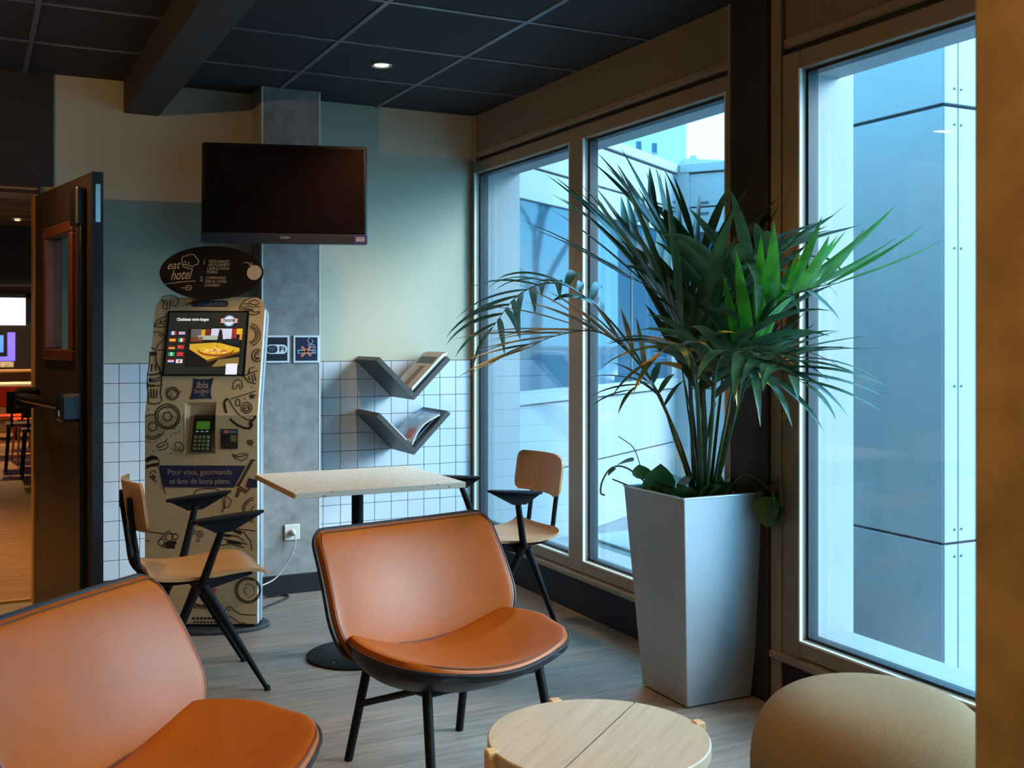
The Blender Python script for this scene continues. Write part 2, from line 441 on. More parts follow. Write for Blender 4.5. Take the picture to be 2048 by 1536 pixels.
DOODLES=[('mushroom',0.0046,[[(-0.233,1.550),(-0.227,1.561),(-0.198,1.564),(-0.169,1.562),(-0.153,1.547),(-0.154,1.526),(-0.168,1.513),(-0.183,1.518),(-0.175,1.532),(-0.190,1.541),(-0.192,1.498),(-0.212,1.497),(-0.225,1.504),(-0.218,1.529),(-0.214,1.544),(-0.224,1.535),(-0.232,1.541),(-0.233,1.550)],[(-0.205,1.538),(-0.204,1.501)]]),
('basil_leaf',0.0042,[[(-0.258,1.412),(-0.250,1.435),(-0.234,1.451),(-0.198,1.464)],[(-0.258,1.412),(-0.227,1.409),(-0.196,1.412)],[(-0.258,1.412),(-0.227,1.432),(-0.201,1.441)],[(-0.232,1.429),(-0.225,1.447)],[(-0.229,1.429),(-0.211,1.420)]]),
('drumstick',0.0042,[[(-0.259,1.384),(-0.231,1.386),(-0.207,1.372),(-0.199,1.351),(-0.223,1.330),(-0.233,1.313),(-0.234,1.296),(-0.252,1.307),(-0.261,1.308)],[(-0.234,1.296),(-0.200,1.296)],[(-0.230,1.375),(-0.214,1.360)]]),
('soda_bottle',0.0052,[[(-0.263,1.285),(-0.234,1.285)],[(-0.262,1.279),(-0.234,1.279)],[(-0.262,1.273),(-0.233,1.273)],[(-0.264,1.289),(-0.262,1.268)],[(-0.234,1.289),(-0.232,1.268)],[(-0.263,1.268),(-0.261,1.239),(-0.263,1.195),(-0.263,1.180)],[(-0.234,1.268),(-0.229,1.239),(-0.212,1.210),(-0.198,1.172),(-0.196,1.131)],[(-0.260,1.177),(-0.229,1.180),(-0.201,1.186)],[(-0.248,1.230),(-0.247,1.195)],[(-0.233,1.230),(-0.225,1.198)],[(-0.258,1.157),(-0.231,1.145),(-0.201,1.154)]]),
('soda_bottle',0.0052,[[(-0.266,1.189),(-0.264,1.178),(-0.263,1.139),(-0.259,1.111),(-0.249,1.077),(-0.248,1.046),(-0.226,1.039),(-0.200,1.042),(-0.186,1.056),(-0.195,1.083),(-0.196,1.114),(-0.194,1.130),(-0.200,1.176),(-0.208,1.192)],[(-0.264,1.178),(-0.227,1.179),(-0.207,1.189)],[(-0.261,1.139),(-0.255,1.122),(-0.198,1.127)],[(-0.257,1.130),(-0.226,1.128)],[(-0.242,1.111),(-0.235,1.068)],[(-0.229,1.111),(-0.223,1.065)],[(-0.214,1.111),(-0.211,1.068)],[(-0.256,1.161),(-0.231,1.154),(-0.205,1.167)],[(-0.258,1.148),(-0.227,1.145)]]),
('sandwich',0.0042,[[(0.142,1.492),(0.139,1.510),(0.162,1.541),(0.195,1.556),(0.235,1.564)],[(0.144,1.510),(0.167,1.507),(0.181,1.516),(0.199,1.504),(0.218,1.513),(0.236,1.507)],[(0.154,1.486),(0.182,1.495),(0.212,1.483),(0.238,1.486)],[(0.184,1.474),(0.213,1.470),(0.238,1.480)],[(0.180,1.532),(0.208,1.544),(0.231,1.535)],[(0.157,1.523),(0.186,1.526),(0.209,1.519),(0.232,1.526)],[(0.147,1.498),(0.176,1.500),(0.205,1.492)]]),
('onion_rings',0.0042,[[(0.201,1.427),(0.212,1.423),(0.223,1.416),(0.232,1.407),(0.238,1.396),(0.243,1.384),(0.245,1.372),(0.245,1.360),(0.242,1.348),(0.236,1.338),(0.229,1.329),(0.219,1.322),(0.209,1.318)],[(0.194,1.407),(0.204,1.404),(0.212,1.399),(0.219,1.391),(0.223,1.382),(0.225,1.372),(0.224,1.362),(0.221,1.353),(0.216,1.346),(0.208,1.340),(0.199,1.337)],[(0.195,1.416),(0.207,1.412),(0.217,1.405),(0.226,1.396),(0.231,1.384),(0.234,1.372),(0.233,1.360),(0.229,1.348),(0.222,1.339),(0.212,1.332),(0.201,1.328)]]),
('pretzel',0.0046,[[(0.255,1.249),(0.249,1.244),(0.243,1.242),(0.236,1.242),(0.229,1.245),(0.223,1.249),(0.218,1.255),(0.215,1.263),(0.213,1.271),(0.214,1.280),(0.216,1.287),(0.220,1.293),(0.226,1.298),(0.232,1.300),(0.239,1.301),(0.245,1.298),(0.252,1.294)],[(0.249,1.256),(0.243,1.254),(0.237,1.254),(0.232,1.258),(0.228,1.264),(0.226,1.271),(0.227,1.278),(0.230,1.284),(0.235,1.288),(0.241,1.289),(0.246,1.287)],[(0.226,1.274),(0.245,1.280)],[(0.227,1.262),(0.247,1.257)]]),
('cake_slice',0.0050,[[(0.182,1.170),(0.204,1.183),(0.245,1.198)],[(0.182,1.170),(0.206,1.145),(0.241,1.134)],[(0.204,1.183),(0.208,1.210),(0.230,1.215)],[(0.205,1.172),(0.212,1.151)],[(0.218,1.177),(0.229,1.145)],[(0.229,1.183),(0.240,1.151)]]),
('burger',0.0042,[[(-0.112,1.089),(-0.112,1.081),(-0.114,1.074),(-0.118,1.068),(-0.124,1.063),(-0.131,1.060),(-0.138,1.059),(-0.146,1.060),(-0.153,1.063),(-0.160,1.068),(-0.165,1.074),(-0.169,1.081),(-0.170,1.089),(-0.170,1.097),(-0.168,1.105),(-0.164,1.111),(-0.158,1.116),(-0.151,1.119),(-0.144,1.120),(-0.136,1.119),(-0.129,1.116),(-0.122,1.111),(-0.117,1.105),(-0.113,1.097),(-0.112,1.089)],[(-0.119,1.089),(-0.119,1.082),(-0.122,1.075),(-0.126,1.070),(-0.132,1.067),(-0.139,1.065),(-0.146,1.067),(-0.153,1.070),(-0.158,1.075),(-0.162,1.082),(-0.164,1.089),(-0.163,1.097),(-0.161,1.104),(-0.156,1.109),(-0.150,1.112),(-0.143,1.114),(-0.136,1.112),(-0.130,1.109),(-0.124,1.104),(-0.120,1.097),(-0.119,1.089)],[(-0.162,1.093),(-0.143,1.108),(-0.124,1.099)],[(-0.158,1.074),(-0.134,1.077)],[(-0.153,1.083),(-0.141,1.093)],[(-0.112,1.096),(-0.097,1.097)]]),
('donut',0.0055,[[(-0.098,0.981),(-0.100,0.963),(-0.108,0.948),(-0.121,0.935),(-0.137,0.927),(-0.154,0.924),(-0.172,0.927),(-0.188,0.935),(-0.200,0.948),(-0.208,0.963),(-0.211,0.981),(-0.209,0.999),(-0.203,1.015),(-0.191,1.028),(-0.176,1.036),(-0.159,1.039),(-0.141,1.036),(-0.125,1.028),(-0.111,1.015),(-0.101,0.999),(-0.098,0.981)],[(-0.107,0.979),(-0.109,0.965),(-0.116,0.952),(-0.126,0.941),(-0.140,0.935),(-0.154,0.932),(-0.169,0.935),(-0.182,0.941),(-0.192,0.952),(-0.199,0.965),(-0.201,0.979),(-0.200,0.994),(-0.194,1.008),(-0.185,1.018),(-0.172,1.025),(-0.158,1.027),(-0.143,1.025),(-0.129,1.018),(-0.118,1.008),(-0.110,0.994),(-0.107,0.979)],[(-0.135,0.981),(-0.136,0.973),(-0.140,0.967),(-0.147,0.963),(-0.154,0.961),(-0.162,0.963),(-0.168,0.967),(-0.172,0.973),(-0.174,0.981),(-0.172,0.988),(-0.169,0.995),(-0.163,0.999),(-0.156,1.001),(-0.148,0.999),(-0.141,0.995),(-0.136,0.988),(-0.135,0.981)],[(-0.153,0.924),(-0.132,0.929),(-0.120,0.920),(-0.123,0.935),(-0.102,0.955)]]),
('donut',0.0046,[[(-0.170,0.915),(-0.173,0.907),(-0.178,0.900),(-0.184,0.893),(-0.191,0.888),(-0.199,0.883),(-0.207,0.880),(-0.216,0.878),(-0.225,0.878),(-0.234,0.879),(-0.242,0.881),(-0.250,0.885),(-0.258,0.890)],[(-0.254,0.980),(-0.248,0.984),(-0.240,0.987),(-0.233,0.989),(-0.225,0.990),(-0.217,0.989),(-0.209,0.988)],[(-0.203,0.935),(-0.205,0.927),(-0.209,0.921),(-0.215,0.917),(-0.223,0.915),(-0.230,0.917),(-0.237,0.921),(-0.241,0.927),(-0.242,0.935),(-0.241,0.942),(-0.237,0.948),(-0.230,0.953),(-0.223,0.954),(-0.215,0.953),(-0.209,0.948),(-0.205,0.942),(-0.203,0.935)],[(-0.186,0.904),(-0.191,0.899),(-0.197,0.895),(-0.203,0.891),(-0.210,0.889),(-0.217,0.887),(-0.224,0.887),(-0.231,0.888),(-0.238,0.889),(-0.244,0.892),(-0.250,0.895)]]),
('donut_sprinkles',0.0029,[[(-0.131,0.981),(-0.127,0.979)],[(-0.184,0.955),(-0.181,0.953)],[(-0.156,1.014),(-0.152,1.013)],[(-0.139,0.959),(-0.136,0.958)],[(-0.196,0.988),(-0.192,0.986)],[(-0.128,1.000),(-0.124,0.998)],[(-0.164,0.953),(-0.160,0.951)],[(-0.178,1.019),(-0.175,1.017)],[(-0.122,0.968),(-0.118,0.967)],[(-0.185,0.969),(-0.181,0.968)],[(-0.147,1.004),(-0.143,1.003)],[(-0.145,0.944),(-0.141,0.943)],[(-0.185,0.998),(-0.182,0.996)],[(-0.129,0.987),(-0.126,0.985)],[(-0.179,0.948),(-0.176,0.947)],[(-0.163,1.016),(-0.159,1.014)],[(-0.134,0.962),(-0.130,0.961)],[(-0.198,0.979),(-0.194,0.978)],[(-0.132,1.007),(-0.128,1.005)],[(-0.157,0.950),(-0.154,0.948)],[(-0.174,1.001),(-0.170,0.999)],[(-0.118,0.976),(-0.114,0.974)],[(-0.183,0.962),(-0.179,0.961)],[(-0.152,1.008),(-0.148,1.006)],[(-0.136,0.946),(-0.132,0.944)],[(-0.189,0.992),(-0.186,0.990)],[(-0.200,0.927),(-0.197,0.926)],[(-0.189,0.917),(-0.185,0.915)],[(-0.197,0.915),(-0.194,0.914)],[(-0.205,0.915),(-0.202,0.914)],[(-0.200,0.901),(-0.196,0.899)],[(-0.208,0.903),(-0.205,0.901)],[(-0.216,0.906),(-0.212,0.905)],[(-0.218,0.891),(-0.214,0.889)],[(-0.225,0.897),(-0.221,0.895)],[(-0.230,0.903),(-0.226,0.902)],[(-0.233,0.911),(-0.229,0.909)],[(-0.243,0.899),(-0.240,0.898)],[(-0.245,0.908),(-0.241,0.906)],[(-0.244,0.916),(-0.241,0.914)]]),
('crumbs',0.0052,[[(-0.247,1.013),(-0.242,1.011)],[(-0.140,0.896),(-0.135,0.894)],[(-0.239,0.866),(-0.234,0.864)],[(-0.211,0.867),(-0.205,0.866)],[(-0.221,0.824),(-0.216,0.822)],[(-0.137,0.836),(-0.132,0.834)],[(-0.105,0.911),(-0.099,0.909)],[(-0.117,0.903),(-0.111,0.901)],[(-0.126,0.906),(-0.120,0.904)],[(-0.140,0.811),(-0.135,0.809)],[(0.191,1.065),(0.197,1.063)],[(0.220,1.120),(0.226,1.118)],[(0.241,1.080),(0.247,1.078)],[(0.231,0.844),(0.236,0.842)]]),
('maple_leaf',0.0042,[[(-0.206,0.845),(-0.186,0.860),(-0.168,0.863),(-0.153,0.878)],[(-0.162,0.863),(-0.153,0.860),(-0.153,0.842),(-0.168,0.830),(-0.194,0.827),(-0.191,0.842),(-0.206,0.845)],[(-0.194,0.836),(-0.162,0.854)]]),
('mushroom',0.0042,[[(-0.123,0.851),(-0.111,0.864),(-0.090,0.860),(-0.080,0.839),(-0.087,0.821),(-0.099,0.824),(-0.096,0.842),(-0.111,0.824),(-0.126,0.824),(-0.114,0.842),(-0.123,0.851)]]),
('mushroom',0.0042,[[(0.135,1.117),(0.137,1.142),(0.154,1.156),(0.173,1.150),(0.181,1.117),(0.171,1.108),(0.165,1.130),(0.156,1.133),(0.152,1.111),(0.136,1.111),(0.135,1.117)]]),
('pizza_slice',0.0046,[[(0.131,1.063),(0.190,1.083),(0.242,1.101)],[(0.113,1.065),(0.126,1.056),(0.143,1.025),(0.172,0.991),(0.208,0.967),(0.238,0.964)],[(0.230,1.022),(0.230,1.014),(0.227,1.007),(0.222,1.002),(0.215,0.998),(0.208,0.997),(0.200,0.998),(0.193,1.002),(0.187,1.007),(0.183,1.014),(0.181,1.022),(0.182,1.030),(0.185,1.037),(0.190,1.042),(0.197,1.046),(0.204,1.047),(0.212,1.046),(0.219,1.042),(0.225,1.037),(0.229,1.030),(0.230,1.022)],[(0.220,1.020),(0.219,1.014),(0.216,1.009),(0.210,1.006),(0.204,1.006),(0.198,1.009),(0.193,1.014),(0.192,1.020),(0.193,1.027),(0.196,1.032),(0.202,1.035),(0.208,1.035),(0.214,1.032),(0.218,1.027),(0.220,1.020)],[(0.237,1.076),(0.236,1.071),(0.233,1.067),(0.228,1.066),(0.223,1.067),(0.220,1.071),(0.218,1.076),(0.219,1.081),(0.222,1.084),(0.227,1.085),(0.232,1.084),(0.236,1.081),(0.237,1.076)],[(0.231,1.076),(0.230,1.073),(0.228,1.072),(0.225,1.073),(0.224,1.076),(0.225,1.078),(0.227,1.079),(0.230,1.078),(0.231,1.076)],[(0.174,1.046),(0.173,1.037),(0.168,1.030),(0.162,1.030),(0.156,1.037),(0.153,1.046),(0.154,1.056),(0.159,1.062),(0.166,1.062),(0.171,1.056),(0.174,1.046)],[(0.194,1.016),(0.209,1.025),(0.221,1.013)]]),
('pizza_crust',0.0105,[[(0.113,1.065),(0.101,1.046),(0.112,1.004),(0.137,0.964),(0.167,0.941),(0.196,0.929),(0.226,0.926)],[(0.226,0.927),(0.223,0.955),(0.238,0.964),(0.250,0.985)],[(0.232,0.932),(0.231,0.955)]]),
('olive',0.0042,[[(0.237,0.862),(0.235,0.856),(0.232,0.852),(0.227,0.850),(0.222,0.850),(0.217,0.852),(0.214,0.856),(0.213,0.862),(0.214,0.867),(0.217,0.871),(0.222,0.873),(0.227,0.873),(0.232,0.871),(0.235,0.867),(0.237,0.862)],[(0.230,0.862),(0.229,0.858),(0.226,0.856),(0.223,0.856),(0.220,0.858),(0.219,0.862),(0.220,0.865),(0.223,0.867),(0.226,0.867),(0.229,0.865),(0.230,0.862)],[(0.208,0.866),(0.214,0.869)]]),
('bay_leaf',0.0042,[[(0.141,0.811),(0.152,0.791),(0.184,0.778),(0.208,0.788),(0.216,0.809),(0.184,0.811),(0.152,0.803),(0.141,0.811)],[(0.146,0.800),(0.175,0.796),(0.211,0.805)]]),
('jam_jar',0.0105,[[(-0.254,0.783),(-0.227,0.796),(-0.206,0.795)],[(-0.253,0.774),(-0.221,0.789),(-0.200,0.787)],[(-0.253,0.753),(-0.221,0.761),(-0.196,0.763)]]),
('jam_jar',0.0046,[[(-0.256,0.786),(-0.227,0.801),(-0.203,0.796),(-0.194,0.780),(-0.194,0.760)],[(-0.256,0.742),(-0.236,0.752),(-0.196,0.756)],[(-0.193,0.753),(-0.174,0.660),(-0.165,0.625)],[(-0.210,0.702),(-0.212,0.697),(-0.215,0.694),(-0.220,0.693),(-0.225,0.694),(-0.228,0.697),(-0.229,0.702),(-0.228,0.707),(-0.225,0.710),(-0.220,0.712),(-0.215,0.710),(-0.212,0.707),(-0.210,0.702)],[(-0.216,0.702),(-0.217,0.700),(-0.220,0.699),(-0.222,0.700),(-0.223,0.702),(-0.222,0.705),(-0.220,0.706),(-0.217,0.705),(-0.216,0.702)],[(-0.236,0.714),(-0.230,0.729),(-0.215,0.735),(-0.209,0.720)],[(-0.239,0.702),(-0.227,0.708)],[(-0.221,0.690),(-0.203,0.681)]]),
('sauce_bottle',0.0055,[[(0.232,0.783),(0.167,0.666)],[(0.238,0.778),(0.172,0.662)],[(0.232,0.783),(0.247,0.780)],[(0.158,0.660),(0.164,0.669),(0.211,0.637)],[(0.164,0.654),(0.208,0.629)],[(0.211,0.637),(0.247,0.684)],[(0.170,0.648),(0.158,0.611),(0.164,0.611),(0.180,0.643)]]),
('bread_bun',0.0042,[[(-0.036,0.622),(-0.021,0.643),(0.011,0.651),(0.062,0.651),(0.089,0.637)],[(0.095,0.619),(0.104,0.571),(0.095,0.541)],[(0.107,0.625),(0.140,0.595),(0.128,0.568),(0.107,0.562)],[(-0.054,0.505),(-0.033,0.484),(0.017,0.474)],[(-0.045,0.538),(-0.027,0.517)],[(0.110,0.619),(0.107,0.559)],[(-0.036,0.516),(-0.038,0.513),(-0.041,0.511),(-0.044,0.513),(-0.045,0.516),(-0.044,0.519),(-0.041,0.520),(-0.038,0.519),(-0.036,0.516)]]),
('onion_ring',0.0046,[[(0.242,0.497),(0.232,0.498),(0.222,0.502),(0.213,0.508),(0.205,0.515),(0.199,0.523),(0.194,0.532),(0.191,0.543),(0.190,0.553),(0.191,0.563),(0.194,0.574),(0.199,0.583),(0.205,0.591),(0.213,0.598),(0.222,0.604),(0.232,0.608),(0.242,0.609)],[(0.239,0.506),(0.230,0.509),(0.221,0.513),(0.214,0.519),(0.208,0.526),(0.203,0.534),(0.200,0.544),(0.199,0.553),(0.200,0.562),(0.203,0.572),(0.208,0.580),(0.214,0.587),(0.221,0.593),(0.230,0.597),(0.239,0.600)],[(0.244,0.537),(0.239,0.539),(0.235,0.542),(0.232,0.547),(0.231,0.553),(0.232,0.559),(0.235,0.564),(0.239,0.567),(0.244,0.569)]]),
('olive',0.0042,[[(-0.029,0.453),(-0.030,0.447),(-0.035,0.441),(-0.040,0.439),(-0.047,0.439),(-0.053,0.441),(-0.057,0.447),(-0.059,0.453),(-0.057,0.460),(-0.053,0.465),(-0.047,0.468),(-0.040,0.468),(-0.035,0.465),(-0.030,0.460),(-0.029,0.453)],[(-0.038,0.453),(-0.040,0.449),(-0.044,0.447),(-0.048,0.449),(-0.050,0.453),(-0.048,0.457),(-0.044,0.459),(-0.040,0.457),(-0.038,0.453)],[(0.008,0.441),(0.007,0.435),(0.003,0.429),(-0.003,0.427),(-0.010,0.427),(-0.016,0.429),(-0.020,0.435),(-0.021,0.441),(-0.020,0.448),(-0.016,0.453),(-0.010,0.456),(-0.003,0.456),(0.003,0.453),(0.007,0.448),(0.008,0.441)],[(-0.001,0.441),(-0.002,0.437),(-0.007,0.435),(-0.011,0.437),(-0.012,0.441),(-0.011,0.445),(-0.007,0.447),(-0.002,0.445),(-0.001,0.441)],[(-0.009,0.413),(-0.011,0.409),(-0.015,0.407),(-0.020,0.409),(-0.021,0.413),(-0.020,0.417),(-0.015,0.419),(-0.011,0.417),(-0.009,0.413)]]),
('salad',0.0046,[[(-0.257,0.455),(-0.191,0.446),(-0.171,0.443),(-0.147,0.458),(-0.135,0.443),(-0.114,0.440)],[(-0.194,0.410),(-0.168,0.440)],[(-0.177,0.380),(-0.162,0.404),(-0.114,0.410)],[(-0.257,0.410),(-0.236,0.413)],[(-0.084,0.398),(-0.066,0.386),(-0.072,0.369)],[(-0.129,0.428),(-0.131,0.419),(-0.138,0.412),(-0.147,0.410),(-0.156,0.412),(-0.162,0.419),(-0.165,0.428),(-0.162,0.437),(-0.156,0.443),(-0.147,0.446),(-0.138,0.443),(-0.131,0.437),(-0.129,0.428)],[(-0.106,0.431),(-0.108,0.424),(-0.113,0.419),(-0.120,0.417),(-0.127,0.419),(-0.132,0.424),(-0.133,0.431),(-0.132,0.437),(-0.127,0.442),(-0.120,0.444),(-0.113,0.442),(-0.108,0.437),(-0.106,0.431)],[(-0.168,0.404),(-0.170,0.396),(-0.175,0.391),(-0.183,0.389),(-0.190,0.391),(-0.195,0.396),(-0.197,0.404),(-0.195,0.411),(-0.190,0.417),(-0.183,0.419),(-0.175,0.417),(-0.170,0.411),(-0.168,0.404)]]),
('salad',0.0168,[[(-0.162,0.398),(-0.114,0.401)],[(-0.165,0.386),(-0.120,0.383)]]),
('club_sandwich',0.0050,[[(0.107,0.458),(0.137,0.469),(0.196,0.449),(0.226,0.410),(0.232,0.369)],[(0.098,0.443),(0.167,0.431),(0.196,0.410)],[(0.092,0.422),(0.152,0.410),(0.211,0.395)],[(0.167,0.466),(0.247,0.456)],[(0.083,0.389),(0.137,0.398),(0.196,0.380)]]),
('club_sandwich',0.0126,[[(0.143,0.462),(0.184,0.443)],[(0.101,0.437),(0.137,0.434)],[(0.116,0.407),(0.184,0.398)]]),
('lollipop',0.0055,[[(0.251,0.229),(0.261,0.219),(0.268,0.207),(0.272,0.193),(0.272,0.179),(0.269,0.166),(0.263,0.153),(0.254,0.142),(0.242,0.134),(0.230,0.129),(0.216,0.127),(0.202,0.128),(0.189,0.133),(0.177,0.140),(0.167,0.151),(0.160,0.163),(0.157,0.176),(0.156,0.190),(0.159,0.204),(0.165,0.217),(0.174,0.227),(0.186,0.236),(0.199,0.241),(0.213,0.243),(0.227,0.242),(0.240,0.237),(0.251,0.229)],[(0.252,0.221),(0.260,0.210),(0.265,0.197),(0.267,0.183),(0.264,0.169),(0.258,0.157),(0.249,0.146),(0.237,0.139),(0.224,0.135),(0.210,0.134),(0.197,0.138),(0.184,0.144),(0.175,0.154),(0.168,0.167),(0.165,0.180),(0.165,0.194),(0.170,0.207),(0.177,0.219),(0.188,0.228),(0.201,0.234),(0.214,0.236),(0.228,0.234),(0.241,0.229)]]),
('lollipop',0.0029,[[(0.199,0.209),(0.206,0.212),(0.214,0.213),(0.222,0.212),(0.230,0.209),(0.236,0.204),(0.241,0.198),(0.244,0.190),(0.245,0.182),(0.244,0.174),(0.241,0.167),(0.236,0.160),(0.230,0.155),(0.222,0.152),(0.214,0.151)],[(0.214,0.165),(0.208,0.166),(0.203,0.169),(0.199,0.174),(0.197,0.179),(0.197,0.185),(0.199,0.191),(0.203,0.195),(0.208,0.198)]]),
('bone',0.0046,[[(0.250,0.070),(0.186,0.074),(0.152,0.091),(0.138,0.108),(0.123,0.110),(0.109,0.091),(0.104,0.077),(0.112,0.063),(0.129,0.066),(0.157,0.049),(0.189,0.026),(0.211,0.006),(0.225,0.004)],[(0.123,0.089),(0.132,0.100)],[(0.186,0.040),(0.214,0.021)],[(0.197,0.032),(0.223,0.015)]]),
('fine_print',0.0105,[[(-0.041,0.056),(-0.029,0.056)],[(-0.023,0.056),(-0.011,0.056)],[(-0.006,0.056),(0.007,0.056)],[(0.012,0.056),(0.024,0.056)],[(0.029,0.056),(0.042,0.056)],[(0.047,0.056),(0.059,0.056)],[(0.064,0.056),(0.077,0.056)]]),
('fine_print',0.0084,[[(-0.037,0.039),(-0.026,0.039)],[(-0.021,0.039),(-0.010,0.039)],[(-0.006,0.039),(0.005,0.039)],[(0.010,0.039),(0.021,0.039)],[(0.026,0.039),(0.036,0.039)],[(0.041,0.039),(0.052,0.039)],[(0.057,0.039),(0.068,0.039)]]),
]
FRONDS=[
('dark',0.52,24,0.25,1.50,38,[(2.457,3.356,0.756),(2.377,3.396,1.012),(2.244,3.485,1.316),(2.122,3.635,1.509),(2.057,3.779,1.561),(1.986,3.926,1.513),(1.938,4.062,1.385)]),
('olive',0.50,20,0.28,0.45,62,[(2.445,3.362,0.756),(2.311,3.317,1.039),(2.184,3.324,1.244),(2.027,3.347,1.363),(1.858,3.376,1.350),(1.739,3.379,1.301)]),
('dark',0.46,20,0.34,0.35,60,[(2.483,3.365,0.753),(2.475,3.403,1.066),(2.470,3.461,1.315),(2.431,3.592,1.573),(2.378,3.731,1.711),(2.341,3.805,1.766)]),
('dark',0.50,20,0.34,0.30,62,[(2.479,3.345,0.756),(2.479,3.345,1.107),(2.462,3.353,1.392),(2.432,3.424,1.604),(2.392,3.500,1.743),(2.367,3.568,1.816)]),
('deep',0.40,18,0.40,0.35,60,[(2.437,3.310,0.763),(2.372,3.230,1.079),(2.318,3.202,1.281),(2.258,3.209,1.434),(2.177,3.249,1.524),(2.100,3.311,1.570)]),
('dark',0.46,18,0.32,1.10,45,[(2.484,3.320,0.759),(2.482,3.287,1.110),(2.429,3.202,1.409),(2.408,3.101,1.576),(2.415,2.985,1.597),(2.419,2.872,1.539)]),
('bright',0.44,16,0.33,-0.45,66,[(2.491,3.283,0.763),(2.463,3.129,1.065),(2.415,2.985,1.319),(2.400,2.825,1.453),(2.393,2.661,1.500),(2.429,2.565,1.517)]),
('dark',0.48,18,0.28,0.90,48,[(2.464,3.263,0.767),(2.431,3.145,1.029),(2.400,3.049,1.195),(2.366,2.898,1.266),(2.341,2.743,1.240),(2.351,2.648,1.203)]),
('dark',0.50,12,0.24,0.30,50,[(2.522,3.323,0.756),(2.503,3.165,1.079),(2.463,3.017,1.248),(2.426,2.868,1.282),(2.392,2.718,1.285)]),
('dark',0.62,10,0.16,0.90,45,[(2.442,3.341,0.759),(2.357,3.350,0.960),(2.278,3.333,1.131),(2.200,3.316,1.180),(2.127,3.297,1.155)]),
('tipped',0.55,12,0.22,1.20,40,[(2.419,3.263,0.770),(2.350,3.186,1.029),(2.277,3.110,1.222),(2.191,3.041,1.302),(2.080,2.985,1.320),(2.010,2.964,1.279)]),
('dark',0.48,16,0.30,1.30,48,[(2.430,3.257,0.770),(2.378,3.149,1.030),(2.309,3.038,1.223),(2.275,2.944,1.294),(2.264,2.837,1.284),(2.270,2.756,1.232)]),
('dark',0.50,16,0.28,0.45,56,[(2.517,3.348,0.753),(2.526,3.299,1.108),(2.510,3.218,1.391),(2.464,3.073,1.550),(2.450,2.935,1.626),(2.444,2.826,1.643)]),
('deep',0.50,16,0.32,0.60,50,[(2.509,3.385,0.749),(2.536,3.406,1.199),(2.527,3.377,1.450),(2.491,3.361,1.621),(2.437,3.366,1.733)]),
('tipped',0.58,10,0.22,1.30,35,[(2.457,3.300,0.763),(2.430,3.257,1.020),(2.393,3.220,1.189),(2.362,3.157,1.278),(2.365,3.089,1.300),(2.372,3.041,1.257)]),
('deep',0.50,12,0.24,0.60,50,[(2.518,3.325,0.756),(2.502,3.222,1.002),(2.479,3.121,1.227),(2.447,3.025,1.354),(2.413,2.930,1.388)]),
]

# ================================================================== THE SETTING
def sbox(name, a, b, m, bev=0.0, parent=None):
    o = MB().box(a, b, bev).build(name, M[m], parent)
    return struct(o) if parent is None else o
ZC = 2.646
floor = sbox('floor', (-4, -4, -.06), (2.70, 6.03, 0), 'floor')
ceiling = sbox('ceiling', (-4, -4, ZC+.006), (2.95, 6.03, ZC+.16), 'beam')
# ceiling tiles and rails in view
XL = [2.045-.605*k for k in range(6, -1, -1)]+[2.64]
YL = [4.574-.62*k for k in range(4, 0, -1)]+[4.574, 5.194, 5.812]
tile_me = {}
for i in range(len(XL)-1):
    for j in range(len(YL)-1):
        w, d = XL[i+1]-XL[i]-.022, YL[j+1]-YL[j]-.022
        key = (round(w, 3), round(d, 3))
        if key not in tile_me:
            tile_me[key] = MB().box((-w/2, -d/2, 0), (w/2, d/2, .008), .002).mesh('ceiling_tile', M['ceil'])
        o = bpy.data.objects.new('ceiling_tile', tile_me[key]); COL.objects.link(o); o.parent = ceiling
        o.location = ((XL[i]+XL[i+1])/2, (YL[j]+YL[j+1])/2, ZC)
for x in XL[:-1]: MB().box((x-.011, YL[0], ZC-.004), (x+.011, 5.815, ZC+.004)).build('grid_rail', M['tbar'], ceiling)
for y in YL[:-1]: MB().box((XL[0], y-.011, ZC-.0045), (2.64, y+.011, ZC+.003)).build('grid_rail', M['tbar'], ceiling)
struct(MB().box((.69, .5, 2.487), (.863, 5.817, ZC+.02), .004).build('ceiling_beam', M['beam']))

# back wall, right of the doorway
wb = sbox('wall_back', (.36, 5.821, 0), (2.74, 6.03, ZC+.01), 'wall')
MB().box((.36, 5.8185, .10), (2.64, 5.8215, 1.2105)).build('grout_bed', M['grout'], wb)
def tiles(x0, x1, xs):
    lines = sorted([x for x in xs if x0 < x < x1]+[x0, x1])
    for a, b in zip(lines[:-1], lines[1:]):
        w = b-a-.0028
        if w < .008: continue
        me = MB().box((0, 0, 0), (w, .006, .0972), .0012).mesh('wall_tile', M['tile'])
        for r in range(11):
            o = bpy.data.objects.new('wall_tile', me); COL.objects.link(o); o.parent = wb
            o.location = (a+.0014, 5.8148, 1.208-.1*(r+1)+.0014)
tiles(.36, 1.345, [.367+.1*k for k in range(12)])
tiles(1.652, 2.639, [1.635+.1*k for k in range(12)])
struct(MB().box((.36, 5.806, 0), (1.343, 5.822, .105), .003).build('baseboard_back', M['base']))
struct(MB().box((1.652, 5.806, 0), (2.62, 5.822, .105), .003).build('baseboard_back', M['base']))
# pilaster clad in concrete-look board
pil = struct(MB().box((1.343, 5.59, 0), (1.652, 5.83, ZC+.004), .002).build('wall_pilaster', M['concrete']))
MB().box((1.341, 5.588, .1), (1.349, 5.597, ZC)).build('edge_strip', M['edge'], pil)
MB().box((1.646, 5.588, .1), (1.6545, 5.597, ZC)).build('edge_strip', M['edge'], pil)
struct(MB().box((1.336, 5.578, 0), (1.659, 5.80, .10), .003).build('baseboard_pilaster', M['base']))
